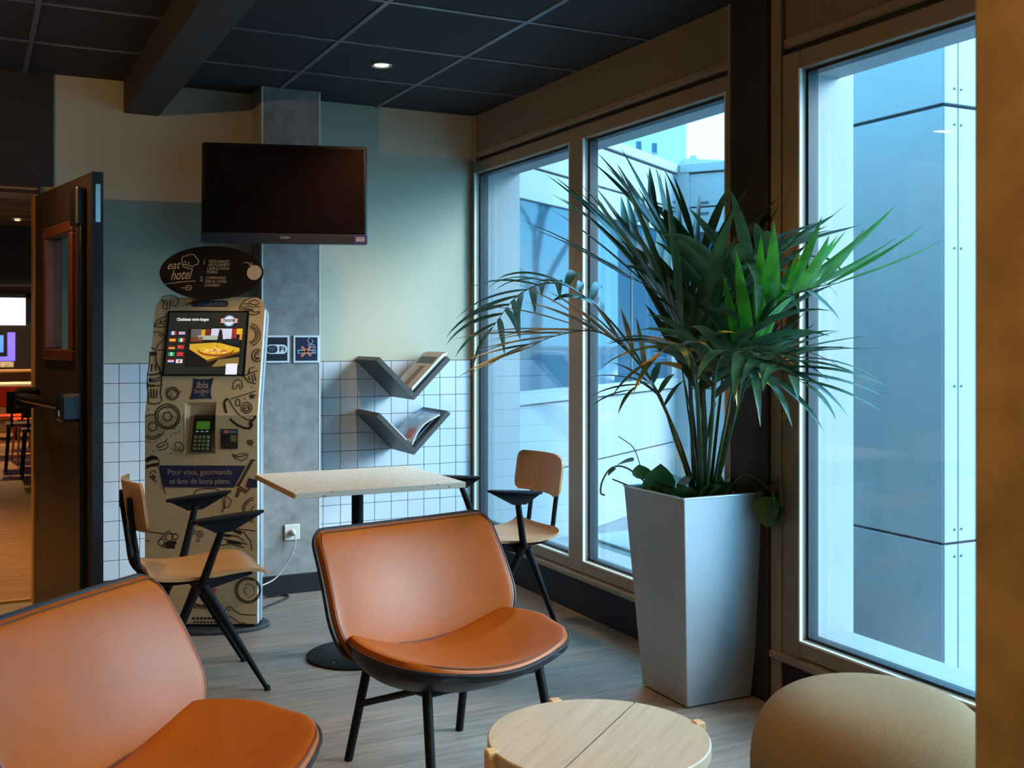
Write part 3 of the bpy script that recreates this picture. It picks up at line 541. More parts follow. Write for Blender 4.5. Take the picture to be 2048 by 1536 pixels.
# doorway
sbox('wall_over_door', (-.75, 5.812, 2.09), (.36, 6.03, ZC+.01), 'darkpanel')
sbox('wall_left_of_door', (-4, 5.821, 0), (-.70, 6.03, ZC+.01), 'wall')
sbox('trim_1', (.268, 5.822, 0), (.362, 6.03, 2.09), 'goldwood')
sbox('trim_2', (-.72, 5.80, 2.05), (.30, 6.035, 2.092), 'doorwood')
sbox('trim_3', (-.72, 5.798, 2.068), (.285, 5.803, 2.078), 'brass')
sbox('trim_4', (-.70, 6.01, 0), (.285, 6.05, .012), 'brass')
sbox('wall_left', (-4.15, -4, 0), (-4, 6.03, ZC+.1), 'wall')
sbox('wall_behind', (-4.15, -4.15, 0), (2.95, -4, ZC+.1), 'wall')

# window wall: masonry outside the frames
wr = struct(MB().box((2.74, 5.80, -1.3), (2.95, 6.03, 3.3)).box((2.72, 3.118, -.05), (3.02, 3.352, 3.3)).box((2.74, -4.15, -.05), (2.95, -1.6, 3.3))
            .box((2.74, .89, -.05), (2.95, 1.0, 3.3)).box((2.74, -4.15, 2.33), (2.95, 6.03, 3.3)).build('wall_right', M['wext']))
struct(MB().box((2.66, -4.1, 0), (2.95, 5.82, .205)).box((2.72, -4.1, -1.3), (2.95, 5.82, 0)).build('wall_right_sill', M['wext']))
struct(MB().box((2.64, -4.0, 0), (2.665, 5.815, .165), .003).build('baseboard_right', M['base']))
sbox('wall_right_solid', (2.64, -4.1, 0), (2.74, -1.6, ZC), 'wall')
def window(name, y0, y1, jl, jr, mull):
    # y0 < y1; jl / jr jamb widths at the low / high end; mull = list of (y, width)
    w = sempty(name)
    F = M['frame']; X0, X1 = 2.64, 2.725
    MB().box((X0, y0, .165), (X1, y0+jl, 2.372), .004).build('jamb', F, w)
    MB().box((X0, y1-jr, .165), (X1, y1, 2.372), .004).build('jamb', F, w)
    if jl > .1: MB().box((X0-.010, y0, .165), (X0, y0+.05, 2.372), .002).build('cover_strip', F, w)
    if jr > .1: MB().box((X0-.010, y1-.055, .0), (X0, y1, 2.60), .002).build('cover_strip', F, w)
    MB().box((X0+.002, y0+jl, 2.305), (X1, y1-jr, 2.372), .004).build('head_rail', F, w)
    MB().box((X0+.002, y0+jl, .200), (X1, y1-jr, .262), .004).build('bottom_rail', F, w)
    MB().box((X0-.022, y0, .168), (X1, y1, .198), .006).build('window_sill', F, w)
    edges = [y0+jl]+[e for (y, ww) in mull for e in (y-ww/2, y+ww/2)]+[y1-jr]
    for (y, ww) in mull: MB().box((X0, y-ww/2, .2), (X1, y+ww/2, 2.372), .004).build('mullion', F, w)
    for a, b in zip(edges[0::2], edges[1::2]):
        g = MB()
        for xx in (2.688, 2.712):
            g2 = MB().box((xx, a+.004, .258), (xx+.004, b-.004, 2.309)).build('pane', M['glass'], w)
        for (p, q) in (((2.676, a, .262), (2.722, a+.009, 2.305)), ((2.676, b-.009, .262), (2.722, b, 2.305)),
                       ((2.676, a, .262), (2.722, b, .271)), ((2.676, a, 2.294), (2.722, b, 2.305))):
            g.box(p, q)
        g.build('gasket', M['gasket'], w)
        h = MB()
        for (p, q) in (((2.6395, a-.004, .258), (2.652, a+.004, 2.308)), ((2.6395, b-.004, .258), (2.652, b+.004, 2.308)),
                       ((2.6395, a, .255), (2.652, b, .2625))):
            h.box(p, q)
        h.build('glazing_bead', M['edge'], w)
    # blind transom above
    MB().box((2.668, y0, 2.372), (2.75, y1, 2.40)).build('transom_groove', M['gasket'], w)
    MB().box((2.652, y0, 2.395), (2.74, y1, ZC+.004), .003).build('transom_panel', M['panel'], w)
    MB().box((2.64, y1-.05, 2.372), (2.70, y1, ZC+.004), .003).build('transom_stile', F, w)
    MB().box((2.64, y0, 2.372), (2.70, y0+.05, ZC+.004), .003).build('transom_stile', F, w)
    MB().box((2.646, y0, 2.40), (2.70, y1, 2.43), .003).build('transom_rail', F, w)
    return w
window('window_1', 3.354, 5.812, .062, .030, [(4.5875, .133)])
window('window_2', 1.0, 3.134, .08, .142, [])
window('window_3', -1.6, .89, .08, .08, [(-.35, .12)])
struct(MB().box((2.615, 3.134, 0), (2.75, 3.354, ZC+.004), .004).build('window_post', M['blackpost']))
struct(MB().box((2.64, .89, 0), (2.75, 1.0, ZC+.004), .004).build('window_post', M['blackpost']))
sbox('window_ledge_outside', (2.74, -1.6, .205), (2.97, 5.80, .232), 'wext')

# room column standing close to the viewer
struct(MB().box((1.10, .48, 0), (1.55, .941, ZC+.004), .012).build('column', M['column']))

# ------------------------------------------------------------------ the door leaf
door = sempty('door_1'); door.location = (.277, 5.812, 0); door.rotation_euler = (0, 0, math.atan2(-.965, .172))
lf = MB()
lf.box((0, 0, .008), (.25, .045, 2.04)).box((.68, 0, .008), (.98, .045, 2.04)).box((.25, 0, .008), (.68, .045, 1.28)).box((.25, 0, 1.82), (.68, .045, 2.04))
lf.build('door_leaf', M['doorwood'], door)
MB().box((.972, -.001, .008), (.983, .046, 2.042), .001).build('edge_band', M['base'], door)
bd = MB()
for (p, q) in (((.21, -.018, 1.24), (.72, .06, 1.29)), ((.21, -.018, 1.81), (.72, .06, 1.86)), ((.21, -.018, 1.29), (.265, .06, 1.81)), ((.665, -.018, 1.29), (.72, .06, 1.81))):
    MB().box(p, q, .006).build('glazing_bead', M['doorred'], door)
MB().box((.26, .018, 1.285), (.67, .024, 1.815)).build('pane', M['doorglass'], door)
pb = MB().box((.04, -.105, 1.035), (.84, -.055, 1.075), .012).build('push_bar', M['plastic'], door)
MB().box((.80, -.105, .985), (.90, 0, 1.105), .014).build('bar_case', M['plastic'], pb)
MB().box((.03, -.105, 1.0), (.09, 0, 1.10), .014).build('bar_case', M['plastic'], pb)
MB().box((.862, -.107, 1.01), (.885, -.103, 1.035)).build('bar_label', M['socket'], pb)
MB().box((.872, -.028, .05), (.900, 0, 1.98), .006).build('lock_rod', M['plastic'], door)
MB().box((.80, -.045, 1.82), (.905, 0, 1.985), .008).build('latch_case', M['plastic'], door)
MB().box((.9831, .014, 1.83), (.9835, .034, 1.99)).build('worn_strike', M['chromeRing'], door)

# ------------------------------------------------------------------ the lounge beyond the doorway
sbox('floor_lounge', (-5, 6.03, -.06), (2.6, 17.6, 0), 'floor2')
lc = sbox('ceiling_lounge', (-5, 6.03, 2.66), (2.6, 17.6, 2.72), 'beam')
for k in range(13): MB().box((-1.6, 6.4+.6*k, 2.652), (1.2, 6.416+.6*k, 2.664)).build('grid_rail', M['tbar'], lc)
for k in range(5): MB().box((-1.2+.6*k, 6.05, 2.651), (-1.184+.6*k, 14.2, 2.664)).build('grid_rail', M['tbar'], lc)
sbox('wall_lounge_right', (2.6, 6.0, 0), (2.74, 17.6, 2.7), 'wall2')
sbox('wall_lounge_left', (-5.1, 6.0, 0), (-5, 17.6, 2.7), 'wall2')
sbox('wall_lounge_far', (-5, 17.5, 0), (2.6, 17.65, 2.7), 'wall2')
sbox('ceiling_bulkhead', (-5, 14.2, 1.96), (2.6, 14.5, 2.7), 'beam')
lw = sempty('window_4')
MB().box((-1.5, 17.46, 1.51), (.70, 17.49, 1.91)).build('pane', M['winwhite'], lw)
for (p, q) in (((-1.56, 17.43, 1.46), (.80, 17.51, 1.51)), ((-1.56, 17.43, 1.91), (.80, 17.51, 1.98)), ((.70, 17.43, 1.46), (.80, 17.51, 1.98))):
    MB().box(p, q, .005).build('frame_rail', M['winframe'], lw)
ct = thing('lounge_counter', 'brown wooden counter along the far wall seen through the doorway', 'counter', (0, 16.9, 0))
MB().box((-2.5, -.3, 0), (1.6, .45, .84), .01).build('body', M['wall2'], ct)
MB().box((-2.55, -.36, .84), (1.65, .5, .88), .008).build('worktop', M['oak'], ct)
for k in range(3): MB().box((-2.4, -.312, .18+.22*k), (1.5, -.30, .22+.22*k), .003).build('front_batten', M['oakedge' if k == 2 else 'doorred'], ct)
ts = thing('lounge_screen', 'black screen glowing violet and blue on the far counter beyond the doorway', 'screen', (0, 16.8, .88))
MB().box((-.6, 0, .0), (.80, .08, .62), .01).build('casing', M['plastic'], ts)
MB().box((.44, -.006, .18), (.54, 0, .52), .002).build('light_bar', M['neon'], ts)
MB().box((-.5, -.006, .12), (.54, 0, .18), .002).build('light_bar', M['neon'], ts)
MB().box((.29, -.006, .24), (.39, 0, .48), .002).build('picture', M['neon2'], ts)
MB().box((-.1, -.006, .03), (.52, 0, .11), .002).build('caption_strip', M['coverart'], ts)
def lounge_table(x, y, label):
    t = thing('lounge_table', label, 'table', (x, y, 0), 0, 'pale tables in the lounge beyond')
    MB().box((-.35, -.35, .70), (.35, .35, .735), .006).build('tabletop', M['paper'], t)
    MB().tube([(0, 0, .02), (0, 0, .70)], .03).build('column', M['black'], t)
    MB().lathe([(.22, 0), (.22, .012), (.04, .03)], 20).build('foot', M['black'], t)
lounge_table(.62, 13.95, 'pale square table seen past the door beyond the red chairs')
lounge_table(.50, 15.6, 'farthest pale table in the lounge, in front of the counter')
def lounge_chair(x, y, rz, m, label):
    t = thing('lounge_dining_chair', label, 'chair', (x, y, 0), rz, 'small chairs in the lounge beyond')
    MB().slab(lambda u, v: (-.2+.4*u, -.2+.4*v, .45+.02*(2*u-1)**2), lambda u, v: (-.2+.4*u, -.2+.4*v, .435+.02*(2*u-1)**2), 8, 4).build('seat', M[m], t, True)
    MB().slab(lambda u, v: (-.21-.05*v, -.2+.4*u, .58+.22*v), lambda u, v: (-.225-.05*v, -.2+.4*u, .58+.22*v), 6, 4).build('backrest', M[m], t, True)
    for sx in (-1, 1):
        for sy in (-1, 1):
            MB().tube([(sx*.17, sy*.17, .44), (sx*.21, sy*.20, 0)], [.014, .010], 8).build('leg', M['black' if m != 'redchair' else 'redchair'], t)
    for sy in (-1, 1): MB().tube([(-.18, sy*.15, .44), (-.235, sy*.15, .70)], .011, 8).build('back_post', M['black'], t)
lounge_chair(.40, 13.25, PI/2, 'redchair', 'orange-red chair seen through the doorway, left of the other red one')
lounge_chair(.60, 12.7, PI/2+.1, 'redchair', 'orange-red chair seen through the doorway, nearest the door edge')
lounge_chair(.50, 12.05, PI/2, 'shell', 'black chair in the lounge seen just left of the door edge')
lounge_chair(.62, 11.35, PI/2, 'shell', 'nearest black chair in the lounge, half hidden by the door')

# ------------------------------------------------------------------ outside
struct(MB().box((2.95, 5.10, -1.3), (140, 140, -.03)).build('pavement', M['pave']))
struct(MB().box((2.95, -60, -1.4), (140, 5.10, -1.2)).build('pavement_added_court', M['kerb']))  # unseen sunken court, added; kept pale to bounce light onto the pier
struct(MB().box((3.75, 5.12, -.03), (4.3, 6.4, -.012), .004).build('pavement_strip', M['kerb']))
nb = thing('neighbour_building', 'low white panelled building with dark ribbon windows outside the left window', 'building', (2.95, 5.948, 0), math.atan2(.557, .83))
def nbox(name, a, b, m, parent=nb, bev=.004): return MB().box(a, b, bev).build(name, M[m], parent)
nbox('core', (-.1, .06, -.03), (5.5, 3.0, 2.74), 'joint')
for (x0, x1) in ((-.02, 1.128), (1.136, 2.885)):
    for (z0, z1) in ((-.03, .45), (.46, .905)): nbox('wall_panel', (x0, .02, z0), (x1, .07, z1), 'wext')
    nbox('sill_panel', (x0, -.01, .915), (x1, .07, 1.0), 'wext')
    nbox('header_panel', (x0, .02, 2.22), (x1, .07, 2.425), 'wext')
    nbox('parapet_panel', (x0, .015, 2.437), (x1, .07, 2.715), 'wext')
    nbox('coping', (x0, -.01, 2.725), (x1, .10, 2.80), 'wext')
    for zz in (2.39, 2.47): 
        for xx in (x0+.06, x1-.08): nbox('fixing_clip', (xx, .008, zz), (xx+.04, .02, zz+.018), 'joint', bev=0)
nbox('window_post', (1.045, .0, 1.0), (1.222, .07, 2.22), 'wext')
nbox('window_post', (2.75, .0, 1.0), (2.885, .07, 2.22), 'wext')
nbox('window_post', (-.02, .0, 1.0), (.045, .07, 2.22), 'wext')
nbox('pane', (.045, .045, 1.0), (1.045, .06, 2.22), 'fglass', bev=0)
nbox('pane', (1.222, .045, 1.0), (2.75, .06, 2.22), 'fglass', bev=0)
nbox('mullion', (1.98, .035, 1.0), (2.0, .06, 2.22), 'joint', bev=0)
# wing turning towards the street
nbox('wing_core', (2.96, -.50, -.03), (5.5, .06, 2.74), 'joint')
for (y0, y1) in ((-.02, -.50),):
    nbox('wing_panel', (2.89, y1, -.03), (2.965, y0, .905), 'wext')
    nbox('wing_panel', (2.885, y1, .915), (2.965, y0, 1.0), 'wext')
    nbox('wing_panel', (2.89, y1, 2.22), (2.965, y0, 2.425), 'wext')
    nbox('wing_panel', (2.89, y1, 2.437), (2.965, y0, 2.715), 'wext')
    nbox('wing_coping', (2.86, y1, 2.725), (3.0, y0, 2.80), 'wext')
    nbox('wing_pane', (2.93, y1+.06, 1.0), (2.95, y0-.10, 2.22), 'fglass', bev=0)
    nbox('fixing_clip', (2.878, y0-.25, 2.37), (2.89, y0-.17, 2.385), 'joint', bev=0)
    nbox('fixing_clip', (2.878, y0-.25, 2.46), (2.89, y0-.17, 2.475), 'joint', bev=0)
nbox('corner_post', (2.87, -.10, -.03), (2.97, .07, 2.80), 'wext')
nbox('wall_lamp', (2.0, -.05, 2.24), (2.07, .02, 2.36), 'kioskside')
# clad volume facing the right-hand window
cv_ = thing('clad_pier', 'square pier clad in screwed panels right outside the large right window', 'pier', (4.82, 4.30, 0))
nb2 = lambda n, a, b, m, bev=.003: MB().box(a, b, bev).build(n, M[m], cv_)
nb2('core', (.02, .02, -1.2), (.50, .78, 3.35), 'joint')
for (z0, z1) in ((-1.2, .185), (.200, 2.625), (2.645, 3.36)):
    nb2('side_panel', (0, .0, z0), (.03, .78, z1), 'wext')
    for k, (x0, x1) in enumerate(((.004, .108), (.113, .51))):
        nb2('front_panel', (x0, -.012, z0), (x1, .03, z1), 'wext')
scr = MB().lathe([(.007, 0), (.007, .004)], 8).mesh('screw', M['joint'])
for z in (.12, .27, 1.07, 1.84, 2.53, 2.73, 3.1):
    for x in (.082, .135):
        o = bpy.data.objects.new('screw', scr); COL.objects.link(o); o.parent = cv_
        o.location = (x, -.012, z); o.rotation_euler = (PI/2, 0, 0)
# buildings farther off
tb = thing('tall_white_building', 'tall white rendered building with small windows behind the low one', 'building', (53.2, 74.0, 0), math.radians(153.5))
MB().box((0, -20, -.03), (75, 0, 48)).build('wall', M['wext2'], tb)
for (x, z) in ((2.45, 16.6), (3.75, 16.75), (2.45, 19.0), (3.75, 19.15), (5.6, 16.6)):
    w_ = MB().box((x, -.05, z), (x+.42, .03, z+.82)).build('window', M['fglass'], tb)
    MB().box((x-.05, -.05, z-.06), (x+.47, .09, z)).build('window_ledge', M['wext'], w_)
lb = thing('low_white_house', 'low pale house with a chimney at the right of the sky', 'building', (23.6, 32.9, 0), math.radians(-26.5))
MB().box((0, 0, -.03), (14, 8, 7.75)).build('wall', M['wext2'], lb)
MB().prism([(-.1, 7.9), (14.2, 7.2), (14.2, 7.0), (-.1, 7.7)], lambda p: (p[0], -.2, p[1]), lambda p: (p[0], 8.2, p[1])).build('roof', M['wext'], lb)
MB().box((.32, .6, 7.75), (.54, .9, 8.15), .02).build('chimney', M['concrete'], lb)
tag(MB().tube([(8.0, 26.0, 7.9), (20.0, 17.5, 7.5)], .014, 6).build('overhead_cable', M['joint']), 'thin overhead cable crossing the white sky outside', 'cable')

# bare street tree and parked car, seen mirrored in the neighbour's dark panes
tr = thing('bare_street_tree', 'leafless street tree mirrored in the dark panes of the low building', 'tree', (17.5, 7.6, -.03))
random.seed(9)
def branch(b, p, d, r, L, depth):
    q = p+d*L; mid = p.lerp(q, .5)+Vector((random.uniform(-.06, .06), random.uniform(-.06, .06), 0))*L
    b.tube([p, mid, q], [r, r*.85, r*.7], 5, caps=False)
    if depth == 0: return
    for k in range(3 if depth > 1 else 2):
        e = (d+Vector((random.uniform(-.75, .75), random.uniform(-.75, .75), random.uniform(-.1, .5)))).normalized()
        branch(b, q, e, r*.62, L*random.uniform(.62, .82), depth-1)
b = MB(); b.tube([(0, 0, 0), (.05, 0, 1.2), (0, .05, 2.2)], [.13, .11, .10], 8).build('trunk', M['bark'], tr)
b = MB()
for k in range(4): branch(b, Vector((0, .05, 2.1)), Vector((math.cos(1.57*k)*.55, math.sin(1.57*k)*.55, 1)).normalized(), .07, 1.6, 4)
tag(b.build('crown', M['bark'], tr, fix=False), kind='stuff')
cr = thing('parked_car', 'white parked car mirrored in the dark panes of the low building', 'car', (13.2, 10.3, -.03), math.radians(84))
def carsec(x):
    # (half width, sill z, belt z, roof z, roof half width) along the length
    T = [(-2.05, .70, .40, .70, .72, .60), (-1.9, .80, .25, .88, .92, .62), (-1.5, .86, .22, .95, 1.28, .60), (-.9, .88, .20, .97, 1.46, .60), (.0, .88, .20, .96, 1.48, .60), (.6, .88, .20, .95, 1.36, .60), (1.15, .87, .22, .93, .95, .66), (1.7, .82, .25, .84, .86, .60), (2.0, .70, .35, .66, .68, .52)]
    for a, c in zip(T[:-1], T[1:]):
        if a[0] <= x <= c[0]:
            k = (x-a[0])/(c[0]-a[0]); return [a[i]+(c[i]-a[i])*k for i in range(1, 6)]
    return T[-1][1:]
NX = 40; vs = []; fs = []
for i in range(NX+1):
    x = -2.05+4.05*i/NX; w, z0, zb, zr, wr_ = carsec(x)
    ringp = [(-w*.9, z0), (-w, z0+.12), (-w, zb), (-wr_, zr-.04), (-wr_*.8, zr), (wr_*.8, zr), (wr_, zr-.04), (w, zb), (w, z0+.12), (w*.9, z0)]
    vs += [(x, a, c) for a, c in ringp]
for i in range(NX):
    for k in range(10): fs.append((i*10+k, i*10+(k+1) % 10, (i+1)*10+(k+1) % 10, (i+1)*10+k))
fs += [tuple(range(10)), tuple(NX*10+k for k in range(9, -1, -1))]
MB().add(vs, fs).build('body', M['carpaint'], cr, True)
for s_ in (-1, 1):
    for (xa, xb) in ((-1.25, -.15), (-.08, .72)):
        def side(x, t):
            w, z0, zb, zr, wr_ = carsec(x); return (x, s_*((w+.004)*(1-t)+(wr_+.006)*t), zb+.02+(zr-.08-zb)*t)
        MB().add([side(xa, .02), side(xb, .02), side(xb-.05, .9), side(xa+.08, .9)], [(0, 1, 2, 3)]).build('side_window', M['fglass'], cr)
    for x in (-1.25, 1.30):
        whl = MB().tube([(x, s_*.70, .32), (x, s_*.89, .32)], .32, 24).build('wheel', M['plastic'], cr, True)
        MB().tube([(x, s_*.885, .32), (x, s_*.895, .32)], .19, 16).build('hub_cap', M['chromeRing'], whl)

# ================================================================== LIGHTS OF THE ROOM
def downlight(x, y, z, label, power, spread=115, size=.05):
    t = thing('ceiling_downlight', label, 'lamp', (x, y, z), 0, 'recessed downlights in the dark ceiling')
    MB().lathe([(.034, .0), (.048, -.006), (.052, -.002), (.052, .004)], 24, cap=False).build('trim_ring', M['chromeRing'], t, True)
    MB().lathe([(.034, -.001), (.02, .001), (.0005, .002)], 20, cap=False).build('bulb', M['lamp'], t, True)
    ld = bpy.data.lights.new('downlight', 'SPOT'); ld.energy = power; ld.color = WARM
    ld.spot_size = math.radians(spread); ld.spot_blend = .8; ld.shadow_soft_size = size
    lo = bpy.data.objects.new('downlight_beam', ld); COL.objects.link(lo); lo.parent = t; lo.location = (0, 0, -.02)
    return t
LAMP_W = 46.0
downlight(1.745, 4.884, ZC-.004, 'lit recessed downlight in the dark ceiling above the table', LAMP_W)
for (x, y, lab) in ((1.745, 3.03, 'lit recessed downlight above the orange lounge chair'), (1.745, 1.17, 'lit recessed downlight beside the ochre column'),
                    (-.07, 4.884, 'lit recessed downlight left of the beam near the door'), (-.07, 3.03, 'lit recessed downlight over the left lounge chair'),
                    (-.07, 1.17, 'lit recessed downlight above the viewer'), (.53, .55, 'unseen downlight added to brighten the ochre column')):  # the last one is added out of view to brighten the column
    downlight(x, y, ZC-.004, lab, LAMP_W)
for (x, y, lab) in ((.45, 13.3, 'lit downlight in the lounge ceiling seen over the door edge'), (-.5, 7.4, 'unseen lounge downlight set near the doorway to light the door jamb'), (.3, 16.0, 'lit downlight over the far lounge counter')):  # second one, out of view, is set near the doorway to light the jamb
    downlight(x, y, 2.648, lab, 300)

# hanging uplight at the left end of the room; its opaque bowl cuts the light off at rim height
pl_ = thing('bowl_uplight', 'hanging bowl uplight left of the view washing the upper wall', 'lamp', (-2.2, 3.4, 1.98))
MB().slab(lambda u, v: (.24*v*math.cos(2*PI*u), .24*v*math.sin(2*PI*u), -.09+.10*v*v), lambda u, v: (.235*v*math.cos(2*PI*u), .235*v*math.sin(2*PI*u), -.08+.09*v*v), 28, 8).build('bowl', M['black'], pl_, True)
MB().lathe([(.001, -.03), (.03, -.015), (.03, .0), (.001, .012)], 14).build('bulb', M['lamp'], pl_, True)
for k in range(3): MB().tube([(.23*math.cos(2.094*k), .23*math.sin(2.094*k), 0), (0, 0, .66)], .003, 6).build('hanger', M['black'], pl_)
ld = bpy.data.lights.new('uplight', 'POINT'); ld.energy = 88.0; ld.color = (1.0, .52, .17); ld.shadow_soft_size = .015
lo = bpy.data.objects.new('uplight_glow', ld); COL.objects.link(lo); lo.parent = pl_; lo.location = (0, 0, .02)

# ================================================================== TELEVISION
tv = thing('television', 'black flat television on a swing arm in front of the grey pilaster', 'television', (1.387, 5.288, 2.058), math.radians(-16.3))
TVT = Matrix.Rotation(math.radians(-3.5), 4, 'X')   # leans forward a little
def tvb(name, a, b, m, bev=.003, parent=tv): return MB().box(a, b, bev, TVT).build(name, M[m], parent)
tvb('casing', (-.402, .0, -.25), (.402, .045, .245), 'plastic', .008)
tvb('back_cover', (-.25, .045, -.18), (.25, .09, .14), 'plastic', .02)
tvb('screen', (-.385, -.004, -.195), (.385, .002, .230), 'tvscreen', 0)
tvb('speaker_bar', (-.402, -.008, -.25), (.402, .002, -.203), 'tvbar', .003)
def tvp(x, y): return TVT @ Vector((x, -.009, y))
text_obj('brand_lettering', 'SONY', .018, lambda x, y: tvp(x+.0, y-.224), M['edge'], tv, width=.05)
st_ = tvb('sticker', (.335, -.0095, -.249), (.397, -.008, -.205), 'sticker', 0)
for k in range(3):
    MB().add([TVT @ Vector(p) for p in ((.345, -.0100, -.217-.008*k), (.388, -.0100, -.217-.008*k), (.388, -.0100, -.220-.008*k), (.345, -.0100, -.220-.008*k))], [(0, 1, 2, 3)]).build('sticker_print', M['signwhite'], st_)
arm = MB().tube([(0, .09, 0), (.06, .17, 0), (.02, .262, 0)], .018, 10)
arm.box((-.05, .25, -.1), (.09, .275, .1))
arm.build('wall_bracket', M['black'], tv)

# ================================================================== WALL SIGNS, SOCKET
def plane_y(cx, cz, y): return lambda x, z: (cx+x, y, cz+z)
def ribbon_xz(pts, w, f, closed=False):
    # flat stroke in a plane given by f(x, z)
    b = MB(); P = [Vector((p[0], p[1])) for p in pts]; n = len(P)
    L, R = [], []
    for i in range(n):
        t = (P[min(i+1, n-1)]-P[max(i-1, 0)])
        if t.length < 1e-9: t = Vector((1, 0))
        t.normalize(); nn = Vector((-t.y, t.x))*w*.5
        L.append(P[i]+nn); R.append(P[i]-nn)
    vs = [f(p.x, p.y) for p in L]+[f(p.x, p.y) for p in R]
    return vs, [(i, i+1, n+i+1, n+i) for i in range(n-1)]
def ring(cx, cz, r, a0=0, a1=360, n=20, rz=None):
    rz = rz or r
    return [(cx+r*math.cos(math.radians(a0+(a1-a0)*i/n)), cz+rz*math.sin(math.radians(a0+(a1-a0)*i/n))) for i in range(n+1)]
def strokes(name, lst, w, f, m, parent):
    b = MB()
    for p in lst: b.add(*ribbon_xz(p, w, f))
    return b.build(name, M[m], parent, fix=False)
def poly(name, pts, f, m, parent):
    return MB().add([f(*p) for p in pts], [tuple(range(len(pts)))]).build(name, M[m] if isinstance(m, str) else m, parent, fix=False)
def rrect(x0, z0, x1, z1, r, n=5):
    out = []
    for (cx, cz, a) in ((x1-r, z0+r, -90), (x1-r, z1-r, 0), (x0+r, z1-r, 90), (x0+r, z0+r, 180)):
        for k in range(n+1):
            t = math.radians(a+90*k/n); out.append((cx+r*math.cos(t), cz+r*math.sin(t)))
    return out
def sign(name, label, x0, x1, z0, z1, inner):
    t = thing(name, label, 'sign', ((x0+x1)/2, 5.588, (z0+z1)/2), 0, 'square signs on the pilaster')
    w, h = (x1-x0)/2, (z1-z0)/2
    MB().box((-w, -.008, -h), (w, 0, h), .001).build('white_border', M['signwhite'], t)
    MB().box((-w+.010, -.0085, -h+.010), (w-.010, -.007, h-.010)).build('blue_field', M[inner], t)
    return t
s1 = sign('wifi_sign', 'dark blue square sign with the white rounded wifi mark', 1.350, 1.484, 1.2105, 1.353, 'signnavy')
f1 = lambda x, z: (x, -.0092, z); f1b = lambda x, z: (x, -.0097, z)
poly('pill', rrect(-.056, -.025, .056, .024, .024), f1, 'signwhite', s1)
poly('pill_left', rrect(-.051, -.020, .004, .019, .018), f1b, 'signnavy', s1)
text_obj('lettering', 'Wi', .034, lambda x, y: (x-.026, -.0101, y-.001), M['bluegrey'], s1, width=.034)
text_obj('lettering', 'Fi', .036, lambda x, y: (x+.030, -.0101, y-.001), M['signnavy'], s1, width=.030, bold=.001)
s2 = sign('no_smoking_sign', 'royal blue square sign with a crossed-out cigarette', 1.506, 1.645, 1.2095, 1.353, 'signblue')
strokes('cigarette', [[(-.045, -.006), (.048, -.006)], [(-.045, -.022), (.048, -.022)], [(-.045, -.005), (-.045, -.023)], [(.048, -.005), (.048, -.023)], [(.034, -.005), (.034, -.023)]], .0028, f1, 'signwhite', s2)
strokes('smoke', [[(.046, .002), (.046, .014), (.040, .022), (.024, .024), (.012, .034), (.006, .048), (.012, .056), (.02, .057)], [(.040, .002), (.036, .012), (.014, .014), (.008, .022), (.026, .026), (.034, .04), (.03, .05)]], .0026, f1, 'signwhite', s2)
strokes('red_cross', [[(-.026, .012), (.024, -.036)], [(-.028, -.040), (.022, .012)]], .012, f1b, 'signred', s2)
sk = thing('wall_socket', 'ivory square wall socket low on the grey pilaster', 'socket', (1.4995, 5.589, .3205))
MB().box((-.042, -.009, -.042), (.042, 0, .042), .004).build('plate', M['socket'], sk)
MB().add([(.026*math.cos(a*PI/12), -.0095, .026*math.sin(a*PI/12)) for a in range(24)]+[(.023*math.cos(a*PI/12), -.004, .023*math.sin(a*PI/12)) for a in range(24)], [(i, (i+1) % 24, 24+(i+1) % 24, 24+i) for i in range(24)]+[tuple(range(24, 48))]).build('well', M['cord'], sk)
pc = thing('power_cord', 'white power cord with plug hanging from the socket to the kiosk', 'cord', (1.4995, 5.579, .3205))
MB().lathe([(.017, 0), (.017, .018), (.012, .03), (.005, .036)], 14).build('plug', M['cord'], pc, True)
pc.children[0].rotation_euler = (PI/2, 0, 0)
MB().tube(crv([(.004, -.034, -.002), (.006, -.045, -.03), (-.005, -.04, -.09), (-.035, -.03, -.15), (-.075, -.03, -.205), (-.12, -.04, -.235), (-.20, -.08, -.25)], 5), .0034, 8).build('cable', M['cord'], pc, True)
tag(MB().tube(crv([(1.22, 5.30, .006), (1.30, 5.52, .006), (1.40, 5.545, .006), (1.455, 5.535, .006), (1.44, 5.47, .006), (1.30, 5.34, .006), (1.20, 5.22, .006)], 6), .005, 8).build('floor_cable', M['plastic'], None, True), 'black cable looped on the floor behind the kiosk', 'cable')

